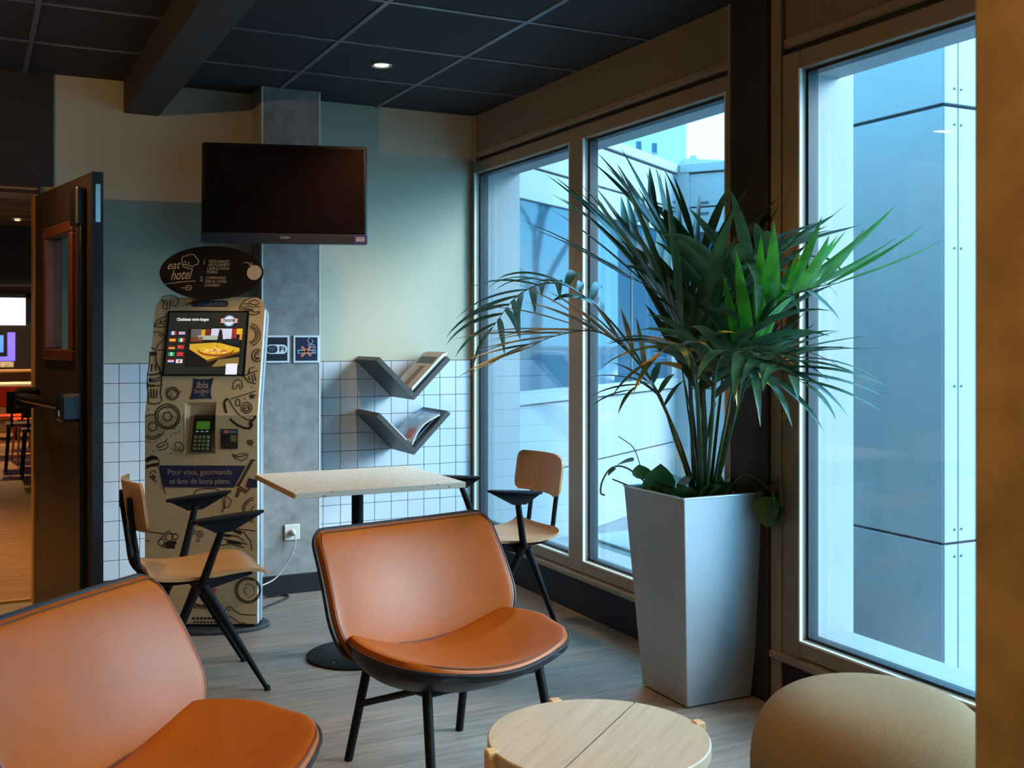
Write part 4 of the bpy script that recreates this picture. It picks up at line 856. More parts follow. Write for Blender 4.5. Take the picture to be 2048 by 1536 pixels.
# ================================================================== KIOSK
KD, KZ = .296, .986
KC = math.cos(math.atan(KD)); KS = math.sin(math.atan(KD))
kio = thing('ordering_kiosk', 'kraft-coloured food ordering kiosk covered in food doodles beside the pilaster', 'kiosk', (.938, 5.065, 0), math.radians(-26.543))
def kp(x, w, off=0.0):
    # panel point: x across, w along the bent face, off in front of it
    if w <= KZ: return (x, -off, w)
    d = w-KZ
    return (x, d*KS-off*KC, KZ+d*KC+off*KS)
def kbody(x0, x1, w0, w1, o0, o1, name, m, rtop=.0, parent=kio):
    # extruded bent slab between offsets o0 (front) and o1 (back)
    ws = [w0]+([KZ-.03, KZ, KZ+.03] if w0 < KZ < w1 else [])+[w1]
    prof = [(x0, ws[0]), (x1, ws[0])]+[(x1, w) for w in ws[1:-1]]
    if rtop:
        for k in range(7):
            a = PI/2*k/6; prof.append((x1-rtop+rtop*math.cos(a), w1-rtop+rtop*math.sin(a)))
        left = [(x0+rtop-rtop*math.sin(a), w1-rtop+rtop*math.cos(a)) for a in [PI/2*k/6 for k in range(7)]]
        prof += left
    else: prof += [(x1, w1), (x0, w1)]
    # build as strips so the bend is clean
    b = MB(); rows = sorted(set([round(w, 4) for _, w in prof]))
    def half(w):
        if rtop and w > w1-rtop:
            d = w-(w1-rtop); q = rtop-math.sqrt(max(0, rtop*rtop-d*d)); return x0+q, x1-q
        return x0, x1
    F, B = [], []
    for w in rows:
        a, c = half(w); F.append((kp(a, w, o0), kp(c, w, o0))); B.append((kp(a, w, o1), kp(c, w, o1)))
    n = len(rows); vs = []
    for i in range(n): vs += [F[i][0], F[i][1], B[i][1], B[i][0]]
    fs = [(3, 2, 1, 0), (4*n-4, 4*n-3, 4*n-2, 4*n-1)]
    for i in range(n-1):
        for k in range(4): fs.append((4*i+k, 4*i+(k+1) % 4, 4*i+4+(k+1) % 4, 4*i+4+k))
    b.add(vs, fs); return b.build(name, M[m], parent)
kbody(-.2545, .254, .03, 1.552, -.036, -.118, 'cabinet', 'kioskside', .055)
kbody(-.258, -.252, .03, 1.50, -.001, -.034, 'edge_frame', 'kioskwhite')
kbody(.2515, .2572, .03, 1.50, -.001, -.034, 'edge_frame', 'kioskwhite')
kbody(-.20, .20, 1.53, 1.5555, -.001, -.034, 'edge_frame', 'kioskwhite')
kbody(.254, .2585, .03, 1.50, -.066, -.078, 'side_trim', 'kioskwhite')
# front panel with the card-terminal recess left open
def front_panel():
    b = MB(); x0, x1, w0, w1, r = -.2585, .2575, .03, 1.557, .055
    rows = [w0, .4, .809, .9, KZ-.02, KZ, KZ+.02, 1.049]+[1.1+.05*k for k in range(8)]+[w1-r+r*math.sin(PI/2*k/6) for k in range(7)]
    rows = sorted(set(round(w, 4) for w in rows if w <= w1))
    for wa, wb_ in zip(rows[:-1], rows[1:]):
        def half(w):
            if w > w1-r:
                d = w-(w1-r); q = r-math.sqrt(max(0, r*r-d*d)); return x0+q, x1-q
            return x0, x1
        a0, a1 = half(wa); b0, b1 = half(wb_)
        segs = [(a0, a1, b0, b1)] if not (.808 < (wa+wb_)/2 < 1.049) else [(a0, -.081, b0, -.081), (.065, a1, .065, b1)]
        for (p, q, u, v) in segs:
            b.add([kp(p, wa), kp(q, wa), kp(v, wb_), kp(u, wb_)], [(0, 1, 2, 3)])
    return b.build('front_panel', M['kraft'], kio, fix=False)
fp = front_panel()
b = MB()   # recess walls
R = [(-.081, .809), (.065, .809), (.065, 1.049), (-.081, 1.049)]
Fr = [kp(x, w, 0) for x, w in R]; Bk = [kp(x, w, -.011) for x, w in R]
Bk = [(-.068, .011, .815), (.056, .011, .815), (.056, .030, 1.03), (-.056, .030, 1.03)]
b.add(Fr+Bk, [(0, 1, 5, 4), (1, 2, 6, 5), (2, 3, 7, 6), (3, 0, 4, 7), (4, 5, 6, 7)])
b.build('terminal_recess', M['kraft'], kio)
for nm, w, pl in DOODLES:
    b = MB()
    for p in pl: b.add(*ribbon_xz([q for q in p if True], w, lambda x, z: kp(x, z, .0012)))
    b.build('doodle_'+nm, M['ink'], fp, fix=False)
KF = lambda o: (lambda x, z: kp(x, z, o))
poly('slogan_band', [(-.191, .757), (.205, .756), (.150, .655), (-.171, .657)], KF(.0015), 'navyprint', fp)
poly('slogan_band', [(.215, .700), (.2575, .69), (.2575, .655), (.205, .655)], KF(.0014), 'navyprint', fp)
text_obj('slogan_lettering', 'Pour vous, gourmands', .036, lambda x, y: kp(x-.006, y+.726, .0022), M['cream'], fp, width=.293)
text_obj('slogan_lettering', 'et fans de bons plans.', .036, lambda x, y: kp(x-.005, y+.684, .0022), M['cream'], fp, width=.278)
poly('title_pill', rrect(-.092, 1.509, .085, 1.540, .0155), KF(.0015), 'navyprint', fp)
text_obj('title_lettering', 'Choose & Eat', .026, lambda x, y: kp(x+.004, y+1.5245, .0022), M['bluegrey'], fp, width=.135)
ib = poly('brand_cushion', [(-.050, 1.162), (-.03, 1.157), (.02, 1.157), (.045, 1.163), (.037, 1.13), (.034, 1.10), (.042, 1.063), (.02, 1.066), (-.03, 1.064), (-.058, 1.061), (-.049, 1.10), (-.047, 1.13)], KF(.0016), 'navyprint', fp)
text_obj('brand_lettering', 'ibis', .046, lambda x, y: kp(x-.006, y+1.128, .0024), M['cream'], fp, width=.054, bold=.0006)
text_obj('brand_lettering', 'budget', .034, lambda x, y: kp(x-.007, y+1.100, .0024), M['cream'], fp, width=.070, shear=.25)
poly('brand_mark', [(-.020, 1.079), (.012, 1.079), (.012, 1.075), (-.020, 1.075)], KF(.0024), 'bluegrey', fp)
poly('logo_ribbon', [(-.05, .196), (.072, .192), (.062, .175), (.070, .155), (-.05, .160)], KF(.0015), 'redprint', fp)
text_obj('logo_lettering', 'CHOOSE', .026, lambda x, y: kp(x+.004, y+.176, .0024), M['ink'], fp, width=.095, bold=.001)
strokes('logo_ring', [ring(.0, .165, .05, 190, 350, 14)], .006, KF(.0012), 'ink', fp)
text_obj('web_lettering', 'CHOOSE.COM', .022, lambda x, y: kp(x+.018, y+.108, .0022), M['ink'], fp, width=.16, bold=.0008)
# screen
sc_ = kbody(-.196, .186, 1.173, 1.488, .004, -.002, 'screen', 'bezel')
poly('picture', [(-.187, 1.18), (.176, 1.18), (.176, 1.48), (-.187, 1.48)], KF(.0050), 'scr', sc_)
text_obj('screen_lettering', 'Choisissez votre langue', .02, lambda x, y: kp(x-.0755, y+1.445, .0062), flat('screen_white', (.85, .85, .85), .7), sc_, width=.15, bold=.0006)
def sp(name, pts, col, o=.0060): poly(name, pts, KF(o), flat('scr_%s_%d' % (name, int(sum(c*997*(i+1) for i, c in enumerate(col)))), col, .7), sc_)
def rect(x0, z0, x1, z1): return [(x0, z0), (x1, z0), (x1, z1), (x0, z1)]
# pizza photograph shown on the screen
sp('photo', rect(-.095, 1.215, .162, 1.402), (.012, .010, .009), .0056)
sp('photo', rect(-.078, 1.360, -.03, 1.398), (.12, .11, .11)); sp('photo', rect(-.03, 1.362, -.012, 1.395), (.62, .36, .03))
sp('photo', rect(-.012, 1.362, .016, 1.398), (.16, .025, .015)); sp('photo', rect(.016, 1.348, .112, 1.400), (.62, .64, .74))
sp('photo', rect(.112, 1.352, .136, 1.400), (.30, .03, .02)); sp('photo', rect(.134, 1.372, .162, 1.400), (.72, .42, .02))
sp('photo', rect(.150, 1.345, .162, 1.374), (.60, .25, .04)); sp('photo', rect(-.078, 1.335, -.02, 1.360), (.16, .05, .025), .0061)
sp('photo', rect(-.045, 1.345, .05, 1.366), (.42, .44, .34), .0061); sp('photo', rect(.085, 1.325, .15, 1.350), (.015, .02, .022), .0062)
sp('photo', [(.045, 1.330), (.076, 1.330), (.07, 1.372), (.064, 1.396), (.055, 1.398), (.05, 1.37)], (.02, .015, .015), .0063)
sp('photo', [(-.08, 1.325), (.05, 1.333), (.155, 1.305), (.155, 1.290), (.005, 1.247), (-.08, 1.300)], (.62, .33, .05), .0062)
sp('photo', [(.005, 1.247), (.155, 1.290), (.155, 1.280), (.005, 1.236)], (.16, .06, .01), .0063)
sp('photo', [(.03, 1.215), (.155, 1.222), (.155, 1.262), (.06, 1.25)], (.24, .15, .04), .0061)
sp('photo', ring(.045, 1.292, .084, 0, 360, 24, .027)[:-1], (.30, .06, .015), .0064)
sp('photo', ring(.045, 1.298, .080, 0, 360, 24, .024)[:-1], (.66, .36, .08), .0066)
random.seed(3)
for k in range(26):
    a = random.random()*6.28; q = math.sqrt(random.random())*.85
    x, z = .045+.074*q*math.cos(a), 1.299+.021*q*math.sin(a)
    sp('photo_topping', ring(x, z, .008, 0, 360, 7, .004)[:-1], random.choice([(.55, .08, .03), (.78, .66, .34), (.36, .22, .05), (.72, .50, .15)]), .0068)
# round badge
sp('badge', ring(.096, 1.438, .028, 0, 360, 24)[:-1], (.14, .30, .55)); sp('badge', ring(.096, 1.438, .022, 0, 360, 24)[:-1], (.72, .76, .82), .0062)
sp('badge', [(.050, 1.428), (.142, 1.428), (.135, 1.438), (.142, 1.449), (.050, 1.449), (.057, 1.438)], (.45, .03, .025), .0064)
sp('badge', rect(.060, 1.429, .132, 1.449), (.80, .80, .82), .0066)
text_obj('badge_lettering', 'CHOOSE', .018, lambda x, y: kp(x+.096, y+1.439, .0072), M['ink'], sc_, width=.062, bold=.001)
sp('white_code_patch', rect(.097, 1.178, .150, 1.230), (.80, .80, .86), .0068)
# flags
def fl(cx, cz, bands, vert):
    n = len(bands); w, h = .030, .018
    for i, c in enumerate(bands):
        if vert: sp('flag', rect(cx-w/2+w*i/n, cz-h/2, cx-w/2+w*(i+1)/n, cz+h/2), c)
        else: sp('flag', rect(cx-w/2, cz+h/2-h*(i+1)/n, cx+w/2, cz+h/2-h*i/n), c)
WH = (.8, .8, .8); RD = (.62, .04, .04); GR = (.02, .32, .08); BL = (.03, .07, .36); YE = (.75, .50, .04); BK = (.02, .02, .02)
fl(-.163, 1.378, [BL, WH, RD], True); fl(-.121, 1.378, [BL, WH, RD, WH, BL], False)
fl(-.162, 1.344, [RD, YE, YE, RD], False); fl(-.121, 1.344, [GR, WH, RD], True)
fl(-.162, 1.310, [BK, RD, YE], False); fl(-.121, 1.310, [RD], True)
fl(-.161, 1.276, [GR, (.5, .7, .5), GR], True); fl(-.121, 1.276, [RD], True)
fl(-.161, 1.242, [RD, WH, BL], False); fl(-.122, 1.242, [WH], True)
sp('flag_disc', ring(-.122, 1.242, .006, 0, 360, 12)[:-1], RD, .0064); sp('flag_star', ring(-.128, 1.314, .003, 0, 360, 6)[:-1], YE, .0064)
# card terminal
tm = MB().add([(-.047, -.012, .820), (.048, -.012, .820), (.056, .010, .985), (-.034, .010, .985), (-.047, .012, .820), (.048, .012, .820), (.056, .026, .985), (-.034, .026, .985)],
              [(0, 1, 2, 3), (7, 6, 5, 4), (0, 4, 5, 1), (1, 5, 6, 2), (2, 6, 7, 3), (3, 7, 4, 0)]).build('card_terminal', M['terminal'], kio)
def tp(u, v, o=.001):   # point on the terminal face
    x = (-.047+.013*v)*(1-u)+(.048+.008*v)*u; return (x, -.012+.022*v-o, .820+.165*v)
poly('terminal_window', [(.08, .52), (.92, .52), (.92, .90), (.08, .90)], lambda u, v: tp(u, v, .0012), 'bezel', tm)
poly('lcd', [(.16, .62), (.84, .62), (.84, .84), (.16, .84)], lambda u, v: tp(u, v, .002), 'lcd', tm)
for r in range(4):
    for c in range(4):
        u, v = .10+.205*c, .05+.105*r
        a = [tp(u+du, v+dv, .0005) for du, dv in ((0, 0), (.15, 0), (.15, .075), (0, .075))]
        e = [tp(u+du, v+dv, .004) for du, dv in ((.02, .012), (.13, .012), (.13, .063), (.02, .063))]
        MB().add(a+e, [(4, 5, 6, 7), (0, 1, 5, 4), (1, 2, 6, 5), (2, 3, 7, 6), (3, 0, 4, 7)]).build('key', M['key'], tm, fix=False)
for c in range(3): poly('soft_key', [(.16+.24*c, .545), (.32+.24*c, .545), (.32+.24*c, .58), (.16+.24*c, .58)], lambda u, v: tp(u, v, .003), 'kioskwhite', tm)
cd = kbody(.089, .168, .833, .924, .003, -.001, 'card_reader', 'terminal')
poly('reader_label', rect(.092, .902, .165, .921), KF(.0038), 'navyprint', cd); poly('reader_label', rect(.104, .904, .127, .919), KF(.0042), 'signred', cd)
poly('reader_label', rect(.132, .905, .160, .917), KF(.0042), 'bluegrey', cd)
poly('card_slot', rect(.103, .842, .131, .895), KF(.0040), 'bezel', cd); poly('card_picture', rect(.135, .865, .162, .896), KF(.0040), 'key', cd)
# oval foot
b = MB(); n = 40
pr = [(.30, .0, .0), (.30, .0, .012), (.292, .0, .018)]
vs = []
for (sc, _, z) in ((1, 0, 0), (1, 0, .012), (.97, 0, .018)):
    vs += [(.297*sc*math.cos(2*PI*k/n), .075+.165*sc*math.sin(2*PI*k/n), z) for k in range(n)]
fs = [tuple(range(n-1, -1, -1)), tuple(range(2*n, 3*n))]+[(i*n+k, i*n+(k+1) % n, (i+1)*n+(k+1) % n, (i+1)*n+k) for i in range(2) for k in range(n)]
b.add(vs, fs).build('base_plate', M['kioskbase'], kio)
MB().box((-.24, .012, .016), (.24, .11, .032)).build('plinth', M['kioskbase'], kio)
# speech-bubble board on top
def bp_(x, z, o=0): return kp(x, z, .010+o)
el = []
for k in range(64):
    a = 2*PI*k/64
    x, z = .2465*math.cos(a), .134*math.sin(a)
    x, z = x*math.cos(-.022)-z*math.sin(-.022), x*math.sin(-.022)+z*math.cos(-.022)
    el.append((-.004+x, 1.676+z))
i0 = min(range(64), key=lambda i: abs(el[i][0]+.055)+(0 if el[i][1] < 1.676 else 9)); i1 = min(range(64), key=lambda i: abs(el[i][0]-.02)+(0 if el[i][1] < 1.676 else 9))
pts = el[:i0+1]+[(-.113, 1.515)]+el[i1:]
bub = MB().prism(pts, lambda p: bp_(p[0], p[1], 0), lambda p: bp_(p[0], p[1], .006)).build('bubble_sign', M['bubble'], kio)
BF = lambda x, z: bp_(x, z, .0072)
def A(x, y): return ((x-1022)*.000266-.004, 1.676-(y-508)*.000284)
strokes('chef_hat', [[A(*p) for p in q] for q in ([(505, 405), (495, 340), (470, 280), (500, 220), (555, 215), (600, 188), (680, 190), (735, 250), (780, 300), (775, 360), (690, 390), (655, 450), (500, 405)], [(510, 365), (665, 400)], [(545, 350), (540, 300)], [(600, 365), (605, 320)])], .0042, BF, 'cream', bub)
text_obj('lettering', 'eat', .060, lambda x, y: BF(A(350, 385)[0]+x, A(350, 385)[1]+y+.08*x), M['cream'], bub, width=.062, shear=.3)
text_obj('lettering', 'hotel', .072, lambda x, y: BF(A(500, 555)[0]+x, A(500, 555)[1]+y+.08*x), M['cream'], bub, width=.100, shear=.3)
strokes('underline', [[A(215, 718), A(480, 680), A(755, 660)]], .003, BF, 'cream', bub)
strokes('small_logo', [[A(*p) for p in ring(640, 780, 55, 0, 360, 14, 42)], [A(500, 780), A(570, 785)], [A(610, 780), A(670, 780)]], .003, BF, 'cream', bub)
for (t_, x, y, w) in (('TÉLÉCHARGEZ', 960, 318, .098), ('GRATUITEMENT', 955, 380, .106), ("L'APPLICATION", 945, 445, .104), ('MOBILE', 940, 505, .052), ('COMMANDEZ', 935, 608, .094), ('DEPUIS VOTRE', 930, 675, .100), ('CHAMBRE !', 920, 740, .078)):
    text_obj('lettering', t_, .020, lambda xx, yy, x=x, y=y: BF(A(x, y)[0]+xx, A(x, y)[1]+yy), M['cream'], bub, width=w, align='LEFT', shear=.15)
for (t_, x, y) in (('1', 870, 335), ('2', 845, 630)):
    poly('number_disc', [A(*p) for p in ring(x, y, 52, 0, 360, 18)[:-1]], BF, 'bezel', bub)
    text_obj('lettering', t_, .032, lambda xx, yy, x=x, y=y: bp_(A(x+12, y)[0]+xx, A(x+12, y)[1]+yy, .008), M['bluegrey'], bub, bold=.001)
poly('round_patch', [A(*p) for p in ring(1790, 512, 132, 0, 360, 28)[:-1]], BF, 'cream', bub)
strokes('arrow', [[A(1600, 330), A(1680, 340), A(1735, 380)], [A(1680, 385), A(1735, 382), A(1740, 335)]], .003, BF, 'cream', bub)

# ================================================================== MAGAZINE SHELVES
def vshelf(zv, label):
    t = thing('v_magazine_shelf', label, 'shelf', (2.134, 5.8145, zv), 0, 'V-shaped wall shelves')
    th = .026; q = th/math.sqrt(2)
    A = [(-.205, .2155), (-.196, .2245), (0, .0285*1.3), (.196, .2245), (.205, .2155), (0, -.0)]
    for sgn, nm in ((-1, 'left_board'), (1, 'right_board')):
        pl = [(0, 0), (sgn*.214, .214), (sgn*(.214-.0184), .214+.0184), (0, .0368)]
        MB().prism(pl, lambda p: (p[0], 0, p[1]), lambda p: (p[0], -.36, p[1])).build(nm, M['shelf'], t)
    return t
vshelf(1.005, 'upper charcoal V-shaped shelf on the tiles holding newspapers')
vshelf(.708, 'lower charcoal V-shaped shelf on the tiles holding magazines')
def leaned(zv, k, th, w, d0, m, name, label, cat, grp, ang=45, lift=0.0, extra=None, curl=0.0, a0=.006):
    # a paper stack lying on the right-hand board
    off = .0368/1.4142*0+.0
    t = thing(name, label, cat, (2.134, 5.8145, zv+.0368+.002), 0, grp)
    R = Matrix.Rotation(math.radians(-ang), 4, 'Y')
    def pt(a, y, h):
        h2 = h+curl*math.sin(min(1, a/w)*PI)
        v = R @ Vector((a, 0, h2)); return (v.x, y, v.z)
    def top(u, v): return pt(a0+w*u, -d0-.29*v, k+th)
    def bot(u, v): return pt(a0+w*u, -d0-.29*v, k)
    MB().slab(top, bot, 12, 2).build('pages', M['paper'], t)
    MB().slab(lambda u, v: pt(a0+w*u, -d0-.29*v, k+th+.0012), lambda u, v: pt(a0+w*u, -d0-.29*v, k+th+.0002), 12, 2).build('front_page', M[m], t)
    if extra:
        for (e0, e1, y0, y1, mm) in extra:
            MB().slab(lambda u, v: pt(e0+(e1-e0)*u, -d0-(y0+(y1-y0)*v), k+th+.0022), lambda u, v: pt(e0+(e1-e0)*u, -d0-(y0+(y1-y0)*v), k+th+.0014), 8, 2).build('printed_picture', M[mm], t)
    return t
for i in range(4):
    leaned(1.005, .001+i*.0075, .0050, .295-.011*i, .035+.012*i, 'newsprint', 'newspaper',
           ['bottom folded newspaper on the upper V shelf', 'second folded newspaper from the bottom of the upper V shelf', 'third folded newspaper from the bottom of the upper V shelf', 'top newspaper on the upper V shelf, with a brown photograph'][i],
           'newspaper', 'newspapers on the upper shelf', extra=[(.02, .17, .13, .20, 'brownprint'), (.19, .24, .03, .26, 'shelf'), (.02, .17, .03, .09, 'coverart')] if i == 3 else None)
leaned(.708, .001, .004, .245, .01, 'blueprint', 'magazine', 'blue magazine lying under the curled one on the lower V shelf', 'magazine', 'magazines on the lower shelf')
leaned(.708, .010, .006, .225, .060, 'coverart', 'magazine', 'curled illustrated magazine with red print on the lower V shelf', 'magazine', 'magazines on the lower shelf', curl=.030, extra=[(.03, .09, .15, .25, 'redprint')])
t_ = leaned(.708, -.0075, .005, .15, .05, 'coverart', 'magazine', 'thin magazine standing against the left board of the lower V shelf', 'magazine', 'magazines on the lower shelf', ang=135, a0=.055)

# ================================================================== TABLE
tt = thing('bistro_table', 'small table with pale flecked top on a black column foot', 'table', (1.4555, 4.375, 0))
MB().box((-.357, -.321, .727), (.357, .321, .75), .0015).build('tabletop', M['fleck'], tt)
MB().box((-.3585, -.3215, .7285), (-.357, .3215, .7488)).build('end_band', M['fleckedge'], tt)
MB().tube([(0, 0, .012), (0, 0, .715)], .025, 20).build('column', M['black'], tt, True)
MB().box((-.16, -.16, .715), (.16, .16, .727), .002).build('top_plate', M['black'], tt)
MB().lathe([(.212, 0), (.214, .008), (.206, .013), (.03, .016), (.027, .03)], 48).build('foot_disc', M['black'], tt, True)
MB().lathe([(.004, 0), (.004, .001)], 10, (-.135, -.10, .0148)).build('foot_screw', M['chromeRing'], tt)

# ================================================================== ARMCHAIRS AT THE TABLE
def armchair(label, loc, rz):
    t = thing('plywood_armchair', label, 'chair', loc, rz, 'plywood armchairs at the table')
    prof = [(-.185, .492), (-.175, .470), (-.13, .455), (-.05, .449), (.05, .453), (.14, .462), (.20, .463), (.245, .452), (.27, .436)]
    pf = crv([(x, 0, z) for x, z in prof], 3)
    def ev(v):
        f = v*(len(pf)-1); i = min(int(f), len(pf)-2); return pf[i].lerp(pf[i+1], f-i)
    def wd(v):   # rounded plan
        e = min(v, 1-v)*.46; r = .05
        return .205-(r-math.sqrt(max(0, r*r-(r-e)**2)) if e < r else 0)
    def seat(u, v, dz=0):
        p = ev(v); return (p.x, (2*u-1)*wd(v), p.z+.006*(2*u-1)**2+dz)
    st = MB().slab(lambda u, v: seat(u, v), lambda u, v: seat(u, v, -.011), 10, 28).build('seat', M['oak'], t, True)
    # curved back
    def back(u, v, d=0):
        e = min(v, 1-v)*.19; r = .045; w = .205-(r-math.sqrt(max(0, r*r-(r-e)**2)) if e < r else 0)
        s = (2*u-1); return (-.215-.025*v+.040*s*s+d, s*w, .628+.182*v)
    bk = MB().slab(lambda u, v: back(u, v), lambda u, v: back(u, v, -.011), 16, 16).build('backrest', M['oakv'], t, True)
    # steel frame
    for s in (-1, 1):
        y = s*.11
        MB().tube(crv([(.02, y, .425), (-.10, y, .424), (-.165, y, .432), (-.200, y, .475), (-.214, y, .56), (-.234, y, .70)], 5), .011, 8).build('back_upright', M['black'], t, True)
        MB().box((-.245, y-.018, .685), (-.226, y+.018, .755), .004).build('back_plate', M['black'], t)
        hy = s*.215
        def bar(name, p, q, w0, w1, th=.012):
            p, q = Vector(p), Vector(q); d = (q-p).normalized(); n = Vector((d.z, 0, -d.x)).normalized(); yv = Vector((0, 1, 0))
            vs = []
            for c, w in ((p, w0), (q, w1)):
                vs += [c+n*w+yv*th, c-n*w+yv*th, c-n*w-yv*th, c+n*w-yv*th]
            return MB().add(vs, [(0, 1, 2, 3), (7, 6, 5, 4)]+[(k, 4+k, 4+(k+1) % 4, (k+1) % 4) for k in range(4)]).build(name, M['black'], t)
        MB().tube([(.012, hy, .425), (.252, s*.205, .004)], [.019, .0085], 10).build('leg', M['black'], t, True)
        MB().tube([(-.012, hy, .425), (-.19, s*.205, .004)], [.019, .0085], 10).build('leg', M['black'], t, True)
        for x in (.252, -.19): MB().lathe([(.013, 0), (.011, .012), (.008, .02)], 10, (x, s*.205, 0)).build('foot_glide', M['black'], t)
        bar('seat_bracket', (.0, hy*.93, .425), (.20, hy*.80, .448), .024, .004)
        # arm
        MB().tube([(.005, hy, .425), (.070, s*.275, .645)], [.016, .013], 10).build('arm_post', M['black'], t, True)
        y = s*.285
        MB().add([(-.035, y-.012, .672), (.215, y-.012, .694), (.10, y-.012, .632), (.04, y-.012, .630), (-.035, y+.012, .672), (.215, y+.012, .694), (.10, y+.012, .632), (.04, y+.012, .630)],
                 [(0, 1, 2, 3), (7, 6, 5, 4), (0, 4, 5, 1), (1, 5, 6, 2), (2, 6, 7, 3), (3, 7, 4, 0)]).build('arm_gusset', M['black'], t)
        ap = []
        for (x, w) in ((-.045, .006), (-.03, .024), (.05, .034), (.14, .030), (.20, .020), (.218, .006)): ap.append((x, w))
        vs = [(x, y-w, .670+.088*(x+.035)+dz) for dz in (.0, .009) for x, w in ap]+[(x, y+w, .670+.088*(x+.035)+dz) for dz in (.0, .009) for x, w in ap]
        n = len(ap); fs = []
        for i in range(n-1):
            fs += [(i, i+1, 2*n+i+1, 2*n+i), (n+i, 3*n+i, 3*n+i+1, n+i+1), (i, n+i, n+i+1, i+1), (2*n+i, 2*n+i+1, 3*n+i+1, 3*n+i)]
        fs += [(0, 2*n, 3*n, n), (n-1, 2*n-1, 4*n-1, 3*n-1)]
        MB().add(vs, fs).build('armrest', M['black'], t)
    MB().box((-.02, -.222, .405), (.025, .222, .440), .006).build('cross_rail', M['black'], t)
    return t
armchair('black-framed oak plywood armchair in front of the kiosk', (.754, 4.305, 0), 0.0)
armchair('black-framed oak plywood armchair with its back to the window', (2.145, 4.40, 0), PI+.04)

# ================================================================== ORANGE LOUNGE CHAIRS
def lounge(label, loc, rz):
    t = thing('leather_lounge_chair', label, 'chair', loc, rz, 'orange leather lounge chairs')
    def rnd(v, L, W, r0, r1):
        # half width with corners rounded by r0 at v=0 and r1 at v=1 (L = panel length)
        e = v*L; w = W
        if e < r0: w = W-(r0-math.sqrt(max(0, r0*r0-(r0-e)**2)))
        e = (1-v)*L
        if e < r1: w = min(w, W-(r1-math.sqrt(max(0, r1*r1-(r1-e)**2))))
        return w
    def sp_(v, n=2.2):   # bunch rows towards both ends
        return .5-.5*math.cos(PI*v)
    def back(u, v, o=0.0, inset=0.0):
        v = sp_(v); v = inset/.40+v*(1-2*inset/.40)
        W = .352-.012*((v-.42)/.58) if v > .42 else .225+.127*math.sqrt(max(0, 1-((.42-v)/.42)**2))
        w = max(.02, rnd(v, .40, W, .03, .050)-inset)
        s = 2*u-1; s = math.copysign(abs(math.sin(s*PI/2))**.9, s)
        cen = -.165-.05*v-.105*v*v
        x = cen+.085*(w*s/.34)**2*(1-.45*v)
        z = .345+.395*v-.008*(1-s*s)*v-.045*(1-s*s)*(1-v)
        n = Vector((.93, -.55*s*(1-.4*v), .34)).normalized()
        p = Vector((x, w*s, z))+n*o
        return p
    def seat(u, v, o=0.0, inset=0.0):
        v = sp_(v); v = inset/.48+v*(1-2*inset/.48)
        W = .285+.055*math.sin(PI*min(1, v/.5)*.5) if v < .5 else .340-.045*((v-.5)/.5)
        w = max(.02, rnd(v, .48, W, .07, .12)-inset)
        s = 2*u-1; s = math.copysign(abs(math.sin(s*PI/2))**.9, s)
        x = -.155+.475*v-.03*s*s*v
        z = .350-.012*math.sin(PI*v*.8)+.040*v*v+.105*(w*s/.34)**2*(1-.45*v)
        n = Vector((-.12+.1*v, -.35*s, 1)).normalized()
        return Vector((x, w*s, z))+n*o
    NU, NV = 28, 28
    b = MB()
    b.slab(lambda u, v: back(u, v, .004), lambda u, v: back(u, v, -.017, .006), NU, NV)
    b.build('back_shell', M['shell'], t, True)
    def belly(u, v):
        s = 2*u-1; p = seat(u, v, -.020, .012); k = (1-s**4)*math.sin(PI*min(1, max(0, sp_(v))))
        p.z -= .050*k; return p
    MB().slab(lambda u, v: seat(u, v, .004), belly, NU, NV).build('seat_shell', M['shell'], t, True)
    def puff(u, v, k):
        s, q = abs(2*u-1), abs(2*sp_(v)-1)
        return .005+k*(1-s**7)**.5*(1-q**9)**.5
    MB().slab(lambda u, v: back(u, v, puff(u, v, .022), .005), lambda u, v: back(u, v, .002, .005), NU, NV).build('back_cushion', M['leather'], t, True)
    MB().slab(lambda u, v: seat(u, v, puff(u, v, .024), .005), lambda u, v: seat(u, v, .002, .005), NU, NV).build('seat_cushion', M['leather'], t, True)
    for nm, fn in (('back_piping', back), ('seat_piping', seat)):
        path = [fn(i/40, 0, .0205, .012) for i in range(40)]+[fn(1, i/40, .0205, .012) for i in range(40)]+[fn(1-i/40, 1, .0205, .012) for i in range(40)]+[fn(0, 1-i/40, .0205, .012) for i in range(40)]
        P = [path[0]]
        for p in path[1:]:
            if (p-P[-1]).length > .006: P.append(p)
        if (P[0]-P[-1]).length < .006: P.pop()
        MB().tube(P, .0026, 6, closed=True).build(nm, M['piping'], t, True)
        path = [fn(i/40, 0, .000, .0) for i in range(40)]+[fn(1, i/40, .0, .0) for i in range(40)]+[fn(1-i/40, 1, .0, .0) for i in range(40)]+[fn(0, 1-i/40, .0, .0) for i in range(40)]
        P = [path[0]]
        for p in path[1:]:
            if (p-P[-1]).length > .006: P.append(p)
        if (P[0]-P[-1]).length < .006: P.pop()
        MB().tube(P, .0048, 6, closed=True).build(nm.replace('piping', 'rim'), M['shell'], t, True)
    for s in (-1, 1):
        MB().tube([(-.165, s*.19, .345), (-.255, s*.215, .002)], [.0150, .0135], 12).build('leg', M['black'], t, True)
        MB().tube([(.185, s*.205, .335), (.255, s*.230, .002)], [.0150, .0135], 12).build('leg', M['black'], t, True)
        MB().tube([(-.205, s*.201, .19), (.12, s*.20, .315), (.20, s*.207, .325)], .0105, 10).build('side_rail', M['black'], t, True)
    MB().tube([(.185, -.205, .322), (.185, .205, .322)], .011, 10).build('cross_rail', M['black'], t, True)
    MB().tube([(-.165, -.19, .325), (-.165, .19, .325)], .011, 10).build('cross_rail', M['black'], t, True)
    return t
